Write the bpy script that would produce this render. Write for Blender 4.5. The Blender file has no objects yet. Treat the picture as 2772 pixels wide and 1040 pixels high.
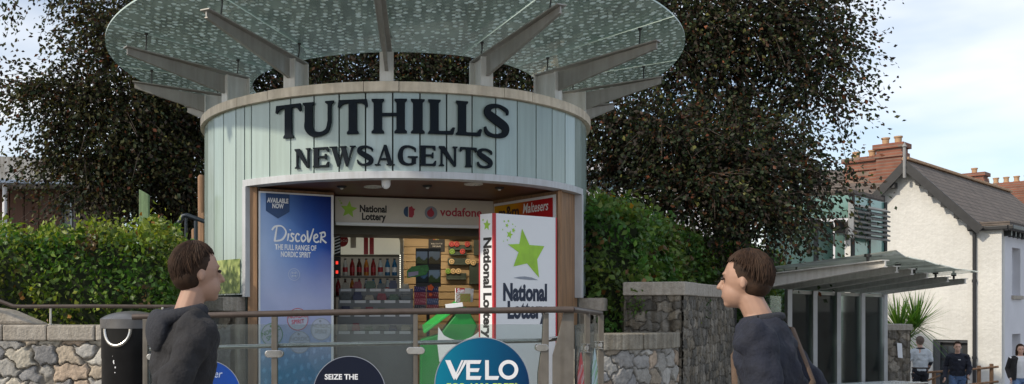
import bpy, bmesh, math, random
import numpy as np
from mathutils import Vector, Matrix
rad = math.radians
random.seed(11)
rng = np.random.default_rng(11)
sc = bpy.context.scene
COL = sc.collection
# ------------------------------------------------------------------ camera
# photo pixels (2772 wide): focal length 2500, optical axis at x 1080, horizon at y 840, eye 1.6 m
F, CX, HZ, CZ = 2500.0, 1080.0, 840.0, 1.6
cam = bpy.data.cameras.new('camera'); camo = bpy.data.objects.new('camera', cam); COL.objects.link(camo)
camo.location = (0, 0, CZ); camo.rotation_euler = (rad(90), 0, 0)
cam.sensor_width = 36; cam.lens = 36 * F / 2772
cam.shift_x = (1386 - CX) / 2772; cam.shift_y = (HZ - 520) / 2772
cam.clip_end = 3000; cam.clip_start = 0.05
sc.camera = camo
# ------------------------------------------------------------------ sky, sun, exposure
SUN_AZ, SUN_EL = 30.0, 36.0        # from the left, a little behind the camera
sx = -math.cos(rad(SUN_EL)) * math.cos(rad(SUN_AZ)); sy = -math.cos(rad(SUN_EL)) * math.sin(rad(SUN_AZ)); sz = math.sin(rad(SUN_EL))
W = bpy.data.worlds.new('World'); sc.world = W; W.use_nodes = True
nt = W.node_tree; nt.nodes.clear()
def nd(t, kind, **kw):
    n = t.nodes.new(kind)
    for k, v in kw.items():
        if k.startswith('i_'): n.inputs[k[2:]].default_value = v
        else: setattr(n, k, v)
    return n
out = nd(nt, 'ShaderNodeOutputWorld'); bg = nd(nt, 'ShaderNodeBackground'); bg.inputs[1].default_value = 0.15
sky = nd(nt, 'ShaderNodeTexSky'); sky.sky_type = 'NISHITA'; sky.sun_disc = False
sky.sun_elevation = rad(SUN_EL); sky.sun_rotation = math.atan2(sx, sy); sky.air_density = 1.0; sky.dust_density = 1.2; sky.ozone_density = 1.0
tc = nd(nt, 'ShaderNodeTexCoord'); mp = nd(nt, 'ShaderNodeMapping'); mp.inputs['Scale'].default_value = (1.3, 1.3, 4.2); mp.inputs['Location'].default_value = (0.35, 0.3, 0.1)
no = nd(nt, 'ShaderNodeTexNoise'); no.inputs['Scale'].default_value = 1.7; no.inputs['Detail'].default_value = 5; no.inputs['Roughness'].default_value = 0.5
rp = nd(nt, 'ShaderNodeValToRGB'); rp.color_ramp.elements[0].position = 0.36; rp.color_ramp.elements[1].position = 0.66
mx = nd(nt, 'ShaderNodeMix', data_type='RGBA'); mx.inputs[7].default_value = (7.0, 7.1, 7.3, 1)
L = nt.links.new
L(tc.outputs['Generated'], mp.inputs[0]); L(mp.outputs[0], no.inputs['Vector']); L(no.outputs['Fac'], rp.inputs[0])
L(rp.outputs['Color'], mx.inputs[0]); L(sky.outputs[0], mx.inputs[6]); L(mx.outputs[2], bg.inputs[0]); L(bg.outputs[0], out.inputs[0])
sl = bpy.data.lights.new('sun', 'SUN'); slo = bpy.data.objects.new('sun', sl); COL.objects.link(slo)
sl.energy = 2.9; sl.angle = rad(2.0); sl.color = (1.0, 0.88, 0.7)
slo.rotation_euler = Vector((sx, sy, sz)).to_track_quat('Z', 'Y').to_euler(); slo.location = (-20, -8, 20)
sc.view_settings.view_transform = 'Standard'; sc.view_settings.look = 'None'; sc.view_settings.exposure = 0.15; sc.view_settings.gamma = 1
sc.cycles.max_bounces = 8; sc.cycles.transparent_max_bounces = 24

def P(px, py, Y): return Vector(((px - CX) / F * Y, Y, CZ + (HZ - py) / F * Y))
def ZP(py, Y): return CZ + (HZ - py) / F * Y
def XP(px, Y): return (px - CX) / F * Y
# ------------------------------------------------------------------ mesh helpers
class MB:
    def __init__(s): s.v = []; s.f = []; s.m = []
    def add(s, vs, fs, mi=0):
        n = len(s.v); s.v.extend([tuple(v) for v in vs]); s.f.extend([tuple(i + n for i in f) for f in fs]); s.m.extend([mi] * len(fs)); return s
    def box(s, x0, x1, y0, y1, z0, z1, mi=0):
        return s.add([(x0,y0,z0),(x1,y0,z0),(x1,y1,z0),(x0,y1,z0),(x0,y0,z1),(x1,y0,z1),(x1,y1,z1),(x0,y1,z1)],
                     [(0,3,2,1),(4,5,6,7),(0,1,5,4),(1,2,6,5),(2,3,7,6),(3,0,4,7)], mi)
    def obox(s, o, a, b, c, mi=0):       # corner o, edge vectors a, b, c
        o, a, b, c = map(Vector, (o, a, b, c))
        return s.add([o, o+a, o+a+b, o+b, o+c, o+a+c, o+a+b+c, o+b+c], [(0,3,2,1),(4,5,6,7),(0,1,5,4),(1,2,6,5),(2,3,7,6),(3,0,4,7)], mi)
    def bar(s, p0, p1, w, h, up=(0,0,1), mi=0):   # square bar between two points
        p0, p1 = Vector(p0), Vector(p1); d = (p1 - p0); u = Vector(up); a = d.cross(u)
        if a.length < 1e-6: a = d.cross(Vector((1,0,0)))
        a.normalize(); u = a.cross(d).normalized()
        return s.obox(p0 - a*w/2 - u*h/2, d, a*w, u*h, mi)
    def tube(s, pts, r, n=10, mi=0, cap=True, sy_=1.0):
        pts = [Vector(p) for p in pts]; k = len(pts); rs = r if isinstance(r, (list, tuple)) else [r]*k
        ref = Vector((0,0,1)); vs = []; pa = None
        for i, p in enumerate(pts):
            d = (pts[min(i+1,k-1)] - pts[max(i-1,0)]).normalized()
            if pa is None:
                a = d.cross(ref)
                if a.length < 1e-3: a = d.cross(Vector((1,0,0)))
            else: a = pa - d * pa.dot(d)
            a.normalize(); pa = a; b = d.cross(a)
            for j in range(n):
                t = 2*math.pi*j/n; vs.append(p + a*math.cos(t)*rs[i] + b*math.sin(t)*rs[i]*sy_)
        fs = [(i*n+j, i*n+(j+1)%n, (i+1)*n+(j+1)%n, (i+1)*n+j) for i in range(k-1) for j in range(n)]
        if cap: fs += [tuple(reversed(range(n))), tuple(range((k-1)*n, k*n))]
        return s.add(vs, fs, mi)
    def lathe(s, prof, c, n=24, mi=0, t0=0, t1=2*math.pi):
        full = abs(t1 - t0 - 2*math.pi) < 1e-6; m = n if full else n+1; vs = []
        for r, z in prof:
            for j in range(m):
                t = t0 + (t1-t0)*j/n; vs.append((c[0]+r*math.sin(t), c[1]-r*math.cos(t), c[2]+z))
        fs = []
        for i in range(len(prof)-1):
            for j in range(n):
                k = (j+1) % m; fs.append((i*m+j, i*m+k, (i+1)*m+k, (i+1)*m+j))
        return s.add(vs, fs, mi)
    def prism(s, poly, o, ux, uy, d, mi=0):     # 2-D outline extruded along ux x uy from o
        o, ux, uy = Vector(o), Vector(ux), Vector(uy); n = ux.cross(uy).normalized(); k = len(poly)
        a = 0
        for i in range(k): x0,y0 = poly[i]; x1,y1 = poly[(i+1)%k]; a += x0*y1-x1*y0
        if a < 0: poly = list(reversed(poly))
        lo = [o + ux*x + uy*y for x, y in poly]; hi = [p + n*d for p in lo]
        return s.add(lo+hi, [tuple(reversed(range(k))), tuple(range(k,2*k))] + [(i,(i+1)%k,k+(i+1)%k,k+i) for i in range(k)], mi)
    def build(s, name, mat, parent=None, smooth=0, bevel=0, world=True):
        me = bpy.data.meshes.new(name); me.from_pydata(s.v, [], s.f)
        for m in (mat if isinstance(mat, (list, tuple)) else [mat]): me.materials.append(m)
        if len(me.materials) > 1: me.polygons.foreach_set('material_index', s.m)
        return link(name, me, parent, smooth, bevel, world)
def link(name, me, parent=None, smooth=0, bevel=0, world=True):
    me.name = name
    if smooth:
        me.polygons.foreach_set('use_smooth', [True]*len(me.polygons)); me.set_sharp_from_angle(angle=rad(smooth))
    me.update()
    o = bpy.data.objects.new(name, me); COL.objects.link(o)
    if parent is not None:
        o.parent = parent
        if world and parent.type == 'EMPTY': o.matrix_parent_inverse = Matrix.Translation(-parent.location)
    if bevel:
        b = o.modifiers.new('bevel', 'BEVEL'); b.width = bevel; b.segments = 2; b.limit_method = 'ANGLE'; b.angle_limit = rad(40)
    return o
def tag(o, label, cat, group=None, kind=None):
    if label: o['label'] = label
    if cat: o['category'] = cat
    if group: o['group'] = group
    if kind: o['kind'] = kind
    return o
def thing(name, loc, label, cat, group=None):
    e = bpy.data.objects.new(name, None); COL.objects.link(e); e.location = loc; e.empty_display_size = 0.2
    return tag(e, label, cat, group)
def copy_tree(o, parent=None):
    c = o.copy(); COL.objects.link(c)
    if parent is not None: c.parent = parent; c.matrix_parent_inverse = o.matrix_parent_inverse.copy()
    for ch in list(o.children): copy_tree(ch, c)
    return c
def structure(name, mb, m, **k): return tag(mb.build(name, m, None, **k), None, None, None, 'structure')
def frame_text(body, o, ux, uy, size, m, name, parent, bold=0.0, xs=1.0, shear=0.0, align='CENTER', lift=0.002, spacing=1.0, label=None):
    """flat lettering: o is the baseline anchor, ux / uy unit vectors of the board, it stands `lift` proud"""
    cu = bpy.data.curves.new('lettering', 'FONT'); cu.body = body; cu.size = size; cu.offset = bold; cu.align_x = align
    cu.shear = shear; cu.space_character = spacing; cu.resolution_u = 3
    ob = bpy.data.objects.new('lettering', cu); COL.objects.link(ob)
    bpy.context.view_layer.update()
    me = bpy.data.meshes.new_from_object(ob.evaluated_get(bpy.context.evaluated_depsgraph_get()))
    bpy.data.objects.remove(ob); bpy.data.curves.remove(cu)
    o, ux, uy = Vector(o), Vector(ux).normalized(), Vector(uy).normalized(); n = ux.cross(uy)
    co = np.empty(len(me.vertices)*3, 'f'); me.vertices.foreach_get('co', co); co = co.reshape(-1,3)
    M = np.array([ux*xs, uy, n]); q = co @ M + np.array(o + n*lift)
    me.vertices.foreach_set('co', q.astype('f').ravel()); me.materials.clear(); me.materials.append(m)
    r = link(name, me, parent)
    if label: r['label'] = label
    return r
def np_mesh(name, co, faces, mats, col=None, parent=None, smooth=0, mi=None, world=True):
    """co (N,3), faces (M,k) uniform"""
    me = bpy.data.meshes.new(name); k = faces.shape[1]; n = len(faces)
    me.vertices.add(len(co)); me.vertices.foreach_set('co', np.asarray(co,'f').ravel())
    me.loops.add(n*k); me.loops.foreach_set('vertex_index', faces.astype('i').ravel())
    me.polygons.add(n); me.polygons.foreach_set('loop_start', np.arange(0,n*k,k,dtype='i'))
    me.update(calc_edges=True)
    if col is not None:
        at = me.color_attributes.new('Col','FLOAT_COLOR','POINT'); c4 = np.ones((len(co),4),'f'); c4[:,:3] = col; at.data.foreach_set('color', c4.ravel())
    for m in (mats if isinstance(mats,(list,tuple)) else [mats]): me.materials.append(m)
    if mi is not None: me.polygons.foreach_set('material_index', mi)
    me.validate()
    return link(name, me, parent, smooth, 0, world)
# ------------------------------------------------------------------ materials
def srgb(r, g, b):
    f = lambda c: (c/255/12.92 if c/255 <= .04045 else ((c/255+.055)/1.055)**2.4)
    return (f(r), f(g), f(b))
def mat(name, col, rough=0.6, var=0.15, scale=6.0, bump=0.0, bscale=40.0, metal=0.0, spec=0.5, col2=None, stretch=None, attr=False, coat=0.0, emit=0.0, streak=0.0):
    m = bpy.data.materials.new(name); m.use_nodes = True; t = m.node_tree; b = t.nodes['Principled BSDF']; l = t.links.new
    b.inputs['Roughness'].default_value = rough; b.inputs['Metallic'].default_value = metal; b.inputs['Specular IOR Level'].default_value = spec
    b.inputs['Coat Weight'].default_value = coat
    tx = nd(t, 'ShaderNodeTexCoord'); mp = nd(t, 'ShaderNodeMapping')
    if stretch: mp.inputs['Scale'].default_value = stretch
    l(tx.outputs['Object'], mp.inputs[0])
    n1 = nd(t, 'ShaderNodeTexNoise'); n1.inputs['Scale'].default_value = scale; n1.inputs['Detail'].default_value = 6; n1.inputs['Roughness'].default_value = 0.62
    l(mp.outputs[0], n1.inputs['Vector'])
    cr = nd(t, 'ShaderNodeValToRGB'); cr.color_ramp.elements[0].position = 0.3; cr.color_ramp.elements[1].position = 0.7
    l(n1.outputs['Fac'], cr.inputs[0])
    if attr:
        at = nd(t, 'ShaderNodeAttribute'); at.attribute_name = 'Col'
        cr.color_ramp.elements[0].color = (1-var,)*3+(1,); cr.color_ramp.elements[1].color = (1+var,)*3+(1,)
        mm = nd(t, 'ShaderNodeMix', data_type='RGBA', blend_type='MULTIPLY'); mm.inputs[0].default_value = 1
        l(at.outputs['Color'], mm.inputs[6]); l(cr.outputs['Color'], mm.inputs[7]); src = mm.outputs[2]
    else:
        c2 = col2 or tuple(min(1, c*(1+var)) for c in col); c1 = tuple(c*(1-var) for c in col) if not col2 else col
        cr.color_ramp.elements[0].color = c1+(1,); cr.color_ramp.elements[1].color = c2+(1,); src = cr.outputs['Color']
    if streak:      # rain-washed vertical stains
        m2 = nd(t, 'ShaderNodeMapping'); m2.inputs['Scale'].default_value = (9, 9, .7); l(tx.outputs['Object'], m2.inputs[0])
        n2 = nd(t, 'ShaderNodeTexNoise'); n2.inputs['Scale'].default_value = 2.2; n2.inputs['Detail'].default_value = 5; l(m2.outputs[0], n2.inputs['Vector'])
        c2r = nd(t, 'ShaderNodeValToRGB'); c2r.color_ramp.elements[0].position = .38; c2r.color_ramp.elements[1].position = .6
        c2r.color_ramp.elements[0].color = (1-streak, 1-streak*1.1, 1-streak*1.25, 1); c2r.color_ramp.elements[1].color = (1,1,1,1)
        l(n2.outputs['Fac'], c2r.inputs[0]); m3 = nd(t, 'ShaderNodeMix', data_type='RGBA', blend_type='MULTIPLY'); m3.inputs[0].default_value = 1
        l(src, m3.inputs[6]); l(c2r.outputs['Color'], m3.inputs[7]); src = m3.outputs[2]
    l(src, b.inputs['Base Color'])
    rr = nd(t, 'ShaderNodeMapRange'); rr.inputs[3].default_value = max(0.02, rough-.12); rr.inputs[4].default_value = min(1, rough+.12)
    l(n1.outputs['Fac'], rr.inputs[0]); l(rr.outputs[0], b.inputs['Roughness'])
    if bump:
        n3 = nd(t, 'ShaderNodeTexNoise'); n3.inputs['Scale'].default_value = bscale; n3.inputs['Detail'].default_value = 5; l(mp.outputs[0], n3.inputs['Vector'])
        bp = nd(t, 'ShaderNodeBump'); bp.inputs['Strength'].default_value = bump; bp.inputs['Distance'].default_value = 0.02
        l(n3.outputs['Fac'], bp.inputs['Height']); l(bp.outputs[0], b.inputs['Normal'])
    if emit:
        l(src, b.inputs['Emission Color']); b.inputs['Emission Strength'].default_value = emit
    return m
def leaf_mat(name, trans=0.35, rough=0.45, spec=.4):
    m = bpy.data.materials.new(name); m.use_nodes = True; t = m.node_tree; t.nodes.clear(); l = t.links.new
    o = nd(t,'ShaderNodeOutputMaterial'); at = nd(t,'ShaderNodeAttribute'); at.attribute_name = 'Col'
    b = nd(t,'ShaderNodeBsdfPrincipled'); b.inputs['Roughness'].default_value = rough; b.inputs['Specular IOR Level'].default_value = spec
    tr = nd(t,'ShaderNodeBsdfTranslucent'); ms = nd(t,'ShaderNodeMixShader'); ms.inputs[0].default_value = trans
    hs = nd(t,'ShaderNodeHueSaturation'); hs.inputs['Saturation'].default_value = 1.15; hs.inputs['Value'].default_value = 1.3
    l(at.outputs['Color'], b.inputs['Base Color']); l(at.outputs['Color'], hs.inputs['Color']); l(hs.outputs[0], tr.inputs[0])
    l(b.outputs[0], ms.inputs[1]); l(tr.outputs[0], ms.inputs[2]); l(ms.outputs[0], o.inputs[0]); return m
def glass_mat(name, tint=(.93,.96,.95), film=0.05, filmcol=(.5,.55,.52), ior=1.45, dots=False, rough=.02):
    m = bpy.data.materials.new(name); m.use_nodes = True; t = m.node_tree; t.nodes.clear(); l = t.links.new
    o = nd(t,'ShaderNodeOutputMaterial'); tp = nd(t,'ShaderNodeBsdfTransparent'); tp.inputs[0].default_value = tint+(1,)
    gl = nd(t,'ShaderNodeBsdfGlossy'); gl.inputs['Roughness'].default_value = rough
    fr = nd(t,'ShaderNodeFresnel'); fr.inputs['IOR'].default_value = ior
    ms = nd(t,'ShaderNodeMixShader'); l(fr.outputs[0], ms.inputs[0]); l(tp.outputs[0], ms.inputs[1]); l(gl.outputs[0], ms.inputs[2])
    tl = nd(t,'ShaderNodeBsdfTranslucent'); tl.inputs[0].default_value = filmcol+(1,); df = nd(t,'ShaderNodeBsdfDiffuse'); df.inputs[0].default_value = filmcol+(1,)
    fm = nd(t,'ShaderNodeMixShader'); fm.inputs[0].default_value = .5; l(tl.outputs[0], fm.inputs[1]); l(df.outputs[0], fm.inputs[2])
    tx = nd(t,'ShaderNodeTexCoord'); n1 = nd(t,'ShaderNodeTexNoise'); n1.inputs['Scale'].default_value = 2.3; n1.inputs['Detail'].default_value = 6; l(tx.outputs['Object'], n1.inputs['Vector'])
    mr = nd(t,'ShaderNodeMapRange'); mr.inputs[1].default_value=.3; mr.inputs[2].default_value=.7; mr.inputs[3].default_value = film*.5; mr.inputs[4].default_value = film*1.5; l(n1.outputs['Fac'], mr.inputs[0])
    m2 = nd(t,'ShaderNodeMixShader'); l(mr.outputs[0], m2.inputs[0]); l(ms.outputs[0], m2.inputs[1]); l(fm.outputs[0], m2.inputs[2]); res = m2.outputs[0]
    if dots:
        mp = nd(t,'ShaderNodeMapping'); mp.inputs['Scale'].default_value = (1,1,0); l(tx.outputs['Object'], mp.inputs[0])
        vo = nd(t,'ShaderNodeTexVoronoi'); vo.voronoi_dimensions = '2D'; vo.inputs['Scale'].default_value = 10.8; vo.inputs['Randomness'].default_value = 1.0; l(mp.outputs[0], vo.inputs['Vector'])
        sp = nd(t,'ShaderNodeSeparateColor'); l(vo.outputs['Color'], sp.inputs[0])
        th = nd(t,'ShaderNodeMapRange'); th.inputs[3].default_value = .13; th.inputs[4].default_value = .30; l(sp.outputs[0], th.inputs[0])
        lt = nd(t,'ShaderNodeMath', operation='LESS_THAN'); l(vo.outputs['Distance'], lt.inputs[0]); l(th.outputs[0], lt.inputs[1])
        t2 = nd(t,'ShaderNodeBsdfTranslucent'); t2.inputs[0].default_value = (.90,.96,.90,1); d2 = nd(t,'ShaderNodeBsdfDiffuse'); d2.inputs[0].default_value = (.7,.77,.72,1)
        f2 = nd(t,'ShaderNodeMixShader'); f2.inputs[0].default_value=.3; l(t2.outputs[0], f2.inputs[1]); l(d2.outputs[0], f2.inputs[2])
        mk = nd(t,'ShaderNodeMath', operation='MULTIPLY'); mk.inputs[1].default_value = .88; l(lt.outputs[0], mk.inputs[0])
        m3 = nd(t,'ShaderNodeMixShader'); l(mk.outputs[0], m3.inputs[0]); l(res, m3.inputs[1]); l(f2.outputs[0], m3.inputs[2]); res = m3.outputs[0]
    l(res, o.inputs[0]); return m
def brick_mat(name, c1, c2, mortar, scale=1.0, bump=.4, bw=.23, rh=.085, ms=.012):
    m = bpy.data.materials.new(name); m.use_nodes = True; t = m.node_tree; b = t.nodes['Principled BSDF']; l = t.links.new; b.inputs['Roughness'].default_value=.9
    tx = nd(t,'ShaderNodeTexCoord'); s = nd(t,'ShaderNodeSeparateXYZ'); l(tx.outputs['Object'], s.inputs[0]); a = nd(t,'ShaderNodeMath', operation='ADD'); l(s.outputs[0], a.inputs[0]); l(s.outputs[1], a.inputs[1])
    c = nd(t,'ShaderNodeCombineXYZ'); l(a.outputs[0], c.inputs[0]); l(s.outputs[2], c.inputs[1])
    br = nd(t,'ShaderNodeTexBrick'); br.inputs['Scale'].default_value = scale; br.inputs['Color1'].default_value=c1+(1,); br.inputs['Color2'].default_value=c2+(1,); br.inputs['Mortar'].default_value=mortar+(1,)
    br.inputs['Brick Width'].default_value=bw; br.inputs['Row Height'].default_value=rh; br.inputs['Mortar Size'].default_value=ms; l(c.outputs[0], br.inputs['Vector'])
    n = nd(t,'ShaderNodeTexNoise'); n.inputs['Scale'].default_value=3; n.inputs['Detail'].default_value=6; l(tx.outputs['Object'], n.inputs['Vector'])
    mr = nd(t,'ShaderNodeMapRange'); mr.inputs[3].default_value=.45; mr.inputs[4].default_value=1.5; l(n.outputs['Fac'], mr.inputs[0])
    mm = nd(t,'ShaderNodeMix', data_type='RGBA', blend_type='MULTIPLY'); mm.inputs[0].default_value=1; l(br.outputs['Color'], mm.inputs[6]); l(mr.outputs[0], mm.inputs[7]); l(mm.outputs[2], b.inputs['Base Color'])
    bp = nd(t,'ShaderNodeBump'); bp.inputs['Strength'].default_value=bump; bp.inputs['Distance'].default_value=.02; l(br.outputs['Fac'], bp.inputs['Height']); bp.invert=True; l(bp.outputs[0], b.inputs['Normal'])
    return m
M = {}
M['glass_panel'] = mat('back_painted_glass', (.36,.50,.47), .13, .05, 3.0, spec=.6, stretch=(7,7,.3), streak=.08, attr=True)
M['joint'] = mat('dark_joint', (.03,.045,.045), .8)
M['coping'] = mat('weathered_coping', (.70,.62,.51), .75, .22, 3.5, bump=.15, streak=.14)
M['band'] = mat('grey_painted_metal', (.50,.52,.56), .45, .06, 4, streak=.12)
M['soffit'] = mat('dark_timber_soffit', (.11,.04,.02), .45, .35, 3.0, stretch=(.6,8,8))
M['timber'] = mat('oak_frame', (.26,.15,.08), .6, .35, 4.0, stretch=(7,7,.6), bump=.1)
M['letter'] = mat('black_letter', (.006,.011,.018), .75, .2, 20, spec=.2)
M['steel_beam'] = mat('galvanised_beam', (.33,.325,.31), .42, .10, 5.0, metal=.3, streak=.12)
M['steel_white'] = mat('painted_post', (.66,.66,.64), .4, .06, 5.0, streak=.15)
M['bolt'] = mat('dark_fitting', (.05,.05,.05), .4, .2, metal=.7)
M['canopy'] = glass_mat('fritted_canopy_glass', (.78,.87,.82), .28, (.50,.58,.52), dots=True)
M['canopy_top'] = glass_mat('canopy_glass_top', (.72,.82,.78), .08, (.3,.36,.33))
M['canopy_edge'] = mat('glass_edge', (.45,.55,.5), .25, .1)
M['shelter_clear'] = glass_mat('shelter_clear_glass', (.84,.90,.87), .02, (.4,.45,.45), ior=1.035)
M['clear'] = glass_mat('clear_glass', (.86,.90,.89), .07, (.5,.55,.55))
M['granite'] = mat('granite', (.36,.33,.29), .85, .22, 30, bump=.5, bscale=60, streak=.15)
M['granite_dark'] = mat('mossy_granite', (.27,.25,.21), .9, .3, 9, bump=.6, bscale=50, streak=.35)
M['rubble'] = mat('rubble_stone', (1,1,1), .9, .3, 16, bump=.6, bscale=35, attr=True)
M['print'] = mat('printed_sheet', (1,1,1), .45, .03, 8, attr=True, spec=.15)
M['matte_print'] = mat('printed_paper', (1,1,1), .8, .05, 8, attr=True)
M['white'] = mat('white_panel', (.74,.76,.80), .4, .02, 3)
M['offwhite'] = mat('offwhite_panel', (.62,.58,.52), .5, .06, 3)
M['red'] = mat('red_trim', (.45,.02,.03), .4, .12)
M['navy_ink'] = mat('navy_ink', (.012,.022,.05), .6, .1)
M['black_ink'] = mat('black_ink', (.012,.012,.014), .6, .1)
M['white_ink'] = mat('white_ink', (.78,.80,.84), .5, .04)
M['red_ink'] = mat('red_ink', (.42,.03,.06), .5, .1)
M['yellow_ink'] = mat('yellow_ink', (.70,.72,.04), .5, .05)
M['green_ink'] = mat('green_ink', (.05,.22,.06), .5, .1)
M['lime'] = mat('lime_print', (.30,.55,.03), .4, .22, 5)
M['grey_ink'] = mat('grey_ink', (.25,.28,.34), .5, .1)
M['rail'] = mat('brown_handrail', (.085,.065,.055), .38, .2, 10, metal=.3)
M['stainless'] = mat('stainless', (.52,.51,.49), .24, .12, 12, metal=.95)
M['post'] = mat('grey_brown_post', (.17,.155,.135), .42, .18, 8, metal=.35, streak=.2)
M['bin'] = mat('black_bin', (.008,.008,.009), .4, .3, 9, spec=.25)
M['bin_lid'] = mat('bin_lid', (.13,.13,.135), .3, .2, 9, metal=.3)
M['leaf_beech'] = leaf_mat('copper_beech_leaf', .32, .5, .25)
M['leaf_hedge'] = leaf_mat('hedge_leaf', .35, .42)
M['bark'] = mat('bark', (.06,.045,.035), .9, .35, 6, bump=.8, bscale=20, stretch=(3,3,.7))
M['hedge_core'] = mat('hedge_twigs', (.018,.028,.010), .95, .4, 12)
M['soil'] = mat('soil', (.05,.035,.025), .95, .4, 9, bump=.5)
M['paving'] = mat('paving', (.20,.19,.175), .9, .2, 4, bump=.3)
M['asphalt'] = mat('asphalt', (.06,.06,.06), .9, .25, 5, bump=.4)
M['terrace'] = mat('terrace_paving', (.22,.205,.18), .85, .18, 6, bump=.2)
M['render'] = mat('roughcast_render', (.62,.62,.60), .93, .10, .9, bump=1.0, bscale=9, streak=.035)
M['render_smooth'] = mat('smooth_render', (.60,.61,.66), .9, .05, 1.2, bump=.15)
M['slate'] = brick_mat('slate_roof', (.165,.135,.115), (.125,.105,.092), (.06,.05,.045), bump=.7, bw=.3, rh=.15, ms=.014)
M['black_paint'] = mat('black_paint', (.02,.021,.024), .45, .2)
M['brick'] = brick_mat('red_brick', (.25,.10,.065), (.19,.075,.05), (.20,.15,.12), rh=.11, ms=.016)
M['terracotta'] = mat('terracotta', (.42,.27,.16), .85, .2)
M['concrete'] = mat('board_concrete', (.36,.37,.38), .85, .15, 3, bump=.2, streak=.3)
M['cladding'] = mat('brown_cladding', (.12,.06,.04), .7, .35, 3, stretch=(6,6,.4))
M['dark_glass'] = mat('dark_window_glass', (.05,.06,.07), .1, .3, 2, spec=.6)
M['green_glass'] = mat('green_glass_wall', (.14,.28,.25), .15, .2, 1.5, spec=.5)
M['teal_panel'] = mat('teal_panel', (.24,.42,.38), .3, .1, 2)
M['louvre'] = mat('grey_louvre', (.20,.20,.19), .6, .2, 6)
M['moss_wood'] = mat('mossy_plank', (.16,.24,.13), .85, .3, 5, stretch=(5,5,.5), bump=.3)
M['pole_wood'] = mat('rustic_pole', (.22,.13,.075), .8, .35, 5, stretch=(5,5,.5), bump=.3)
M['blue_pipe'] = mat('dark_blue_pipe', (.03,.04,.055), .35, .2, metal=.3)
M['slat'] = mat('slatwall', (.36,.25,.125), .55, .12, 4, stretch=(.5,1,6))
M['bulkhead'] = mat('bulkhead', (.12,.11,.09), .6, .1)
M['counter'] = mat('grey_counter', (.22,.23,.24), .5, .1, 4)
M['dark_plastic'] = mat('dark_plastic', (.02,.02,.022), .5, .2)
M['green_stand'] = mat('green_plastic', (.012,.20,.035), .35, .18, 4)
M['fridge_grey'] = mat('fridge_grey', (.28,.27,.24), .4, .1)
M['fridge_lit'] = mat('lit_header', (.62,.60,.48), .5, .05, 2, emit=.28)
M['fridge_in'] = mat('lit_fridge_lining', (.45,.42,.36), .6, .1, 2, emit=.10)
M['led'] = mat('led_strip', (.9,.85,.7), .5, .05, emit=2.0)
M['red_led'] = mat('red_led', (.9,.05,.03), .5, .05, emit=1.0)
M['warm_tube'] = mat('warm_tube', (.9,.75,.5), .5, .02, emit=6.0)
M['lamp'] = mat('lamp_trim', (.55,.54,.5), .4, .05)
# ================================================================== terrain
def ground_z(x, y):
    s = x*.55 + y*.83
    return .1 - .06*np.clip(s-10.5, 0, 24)
gx = np.concatenate([np.linspace(-1500,-40,8), np.linspace(-30,60,91), np.linspace(80,1500,8)]); gy = np.concatenate([np.linspace(-60,-6,4), np.linspace(-5,60,66), np.linspace(80,2500,10)])
GX, GY = np.meshgrid(gx, gy); GZ = ground_z(GX, GY)
nx_, ny_ = len(gx), len(gy); idx = np.arange(nx_*ny_).reshape(ny_, nx_)
gf = np.stack([idx[:-1,:-1].ravel(), idx[:-1,1:].ravel(), idx[1:,1:].ravel(), idx[1:,:-1].ravel()], 1)
g = np_mesh('pavement', np.stack([GX.ravel(), GY.ravel(), GZ.ravel()], 1), gf, M['paving']); tag(g, None, None, None, 'structure')
mb = MB(); mb.prism([(-9,5.95),(1.3,5.95),(2.1,7.6),(2.45,9.0),(2.6,13.6),(-2.6,13.6),(-2.6,9.0),(-9,9.0)], (0,0,.02), (1,0,0), (0,1,0), .43)
structure('terrace', mb, M['terrace'], bevel=.01)
# ================================================================== kiosk
KC = Vector((-.04, 11.1, 0)); RK = 2.25
def kp(th, r, z): t = rad(th); return Vector((KC.x + r*math.sin(t), KC.y - r*math.cos(t), z))
def kth(px, r=RK):       # bearing on the drum seen at photo column px
    u = (px-CX)/F; d = Vector((u, 1, 0)).normalized(); c = Vector((KC.x, KC.y, 0)); b = d.dot(c); h = max(0, r*r-(c.length_squared-b*b))
    q = d*(b-math.sqrt(h)); return math.degrees(math.atan2(q.x-c.x, -(q.y-c.y)))
def ring(mb, r0, r1, z0, z1, t0, t1, n, mi=0):
    full = abs(t1-t0-360) < 1e-4
    mb.lathe([(r1,z0),(r1,z1),(r0,z1),(r0,z0),(r1,z0)], (KC.x,KC.y,0), n, mi, rad(t0), rad(t1))
    if not full:
        for t, rev in ((t0,False),(t1,True)):
            q = [kp(t,r0,z0),kp(t,r1,z0),kp(t,r1,z1),kp(t,r0,z1)]; mb.add(q, [(3,2,1,0) if not rev else (0,1,2,3)], mi)
    return mb
TL, TR = -43.3, 65.0; ZS, ZB, ZC0, ZC1 = 2.864, 2.931, 3.69, 3.785
kiosk = thing('newsagent_kiosk', (KC.x, KC.y, .45), 'round glass-clad newsagent kiosk with fritted glass canopy on steel beams', 'kiosk')
mb = MB(); ring(mb, 2.14, 2.215, 2.905, ZC0, -180, 180, 96); ring(mb, 2.14, 2.215, .46, 2.905, TR, 360+TL, 72)
mb.build('drum_wall', [M['joint']], kiosk, smooth=30)
mb = MB(); step = 360/54; pc_ = []; edges = sorted([-.5+step*k for k in range(-27,27)] + [TL, TR])
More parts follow.
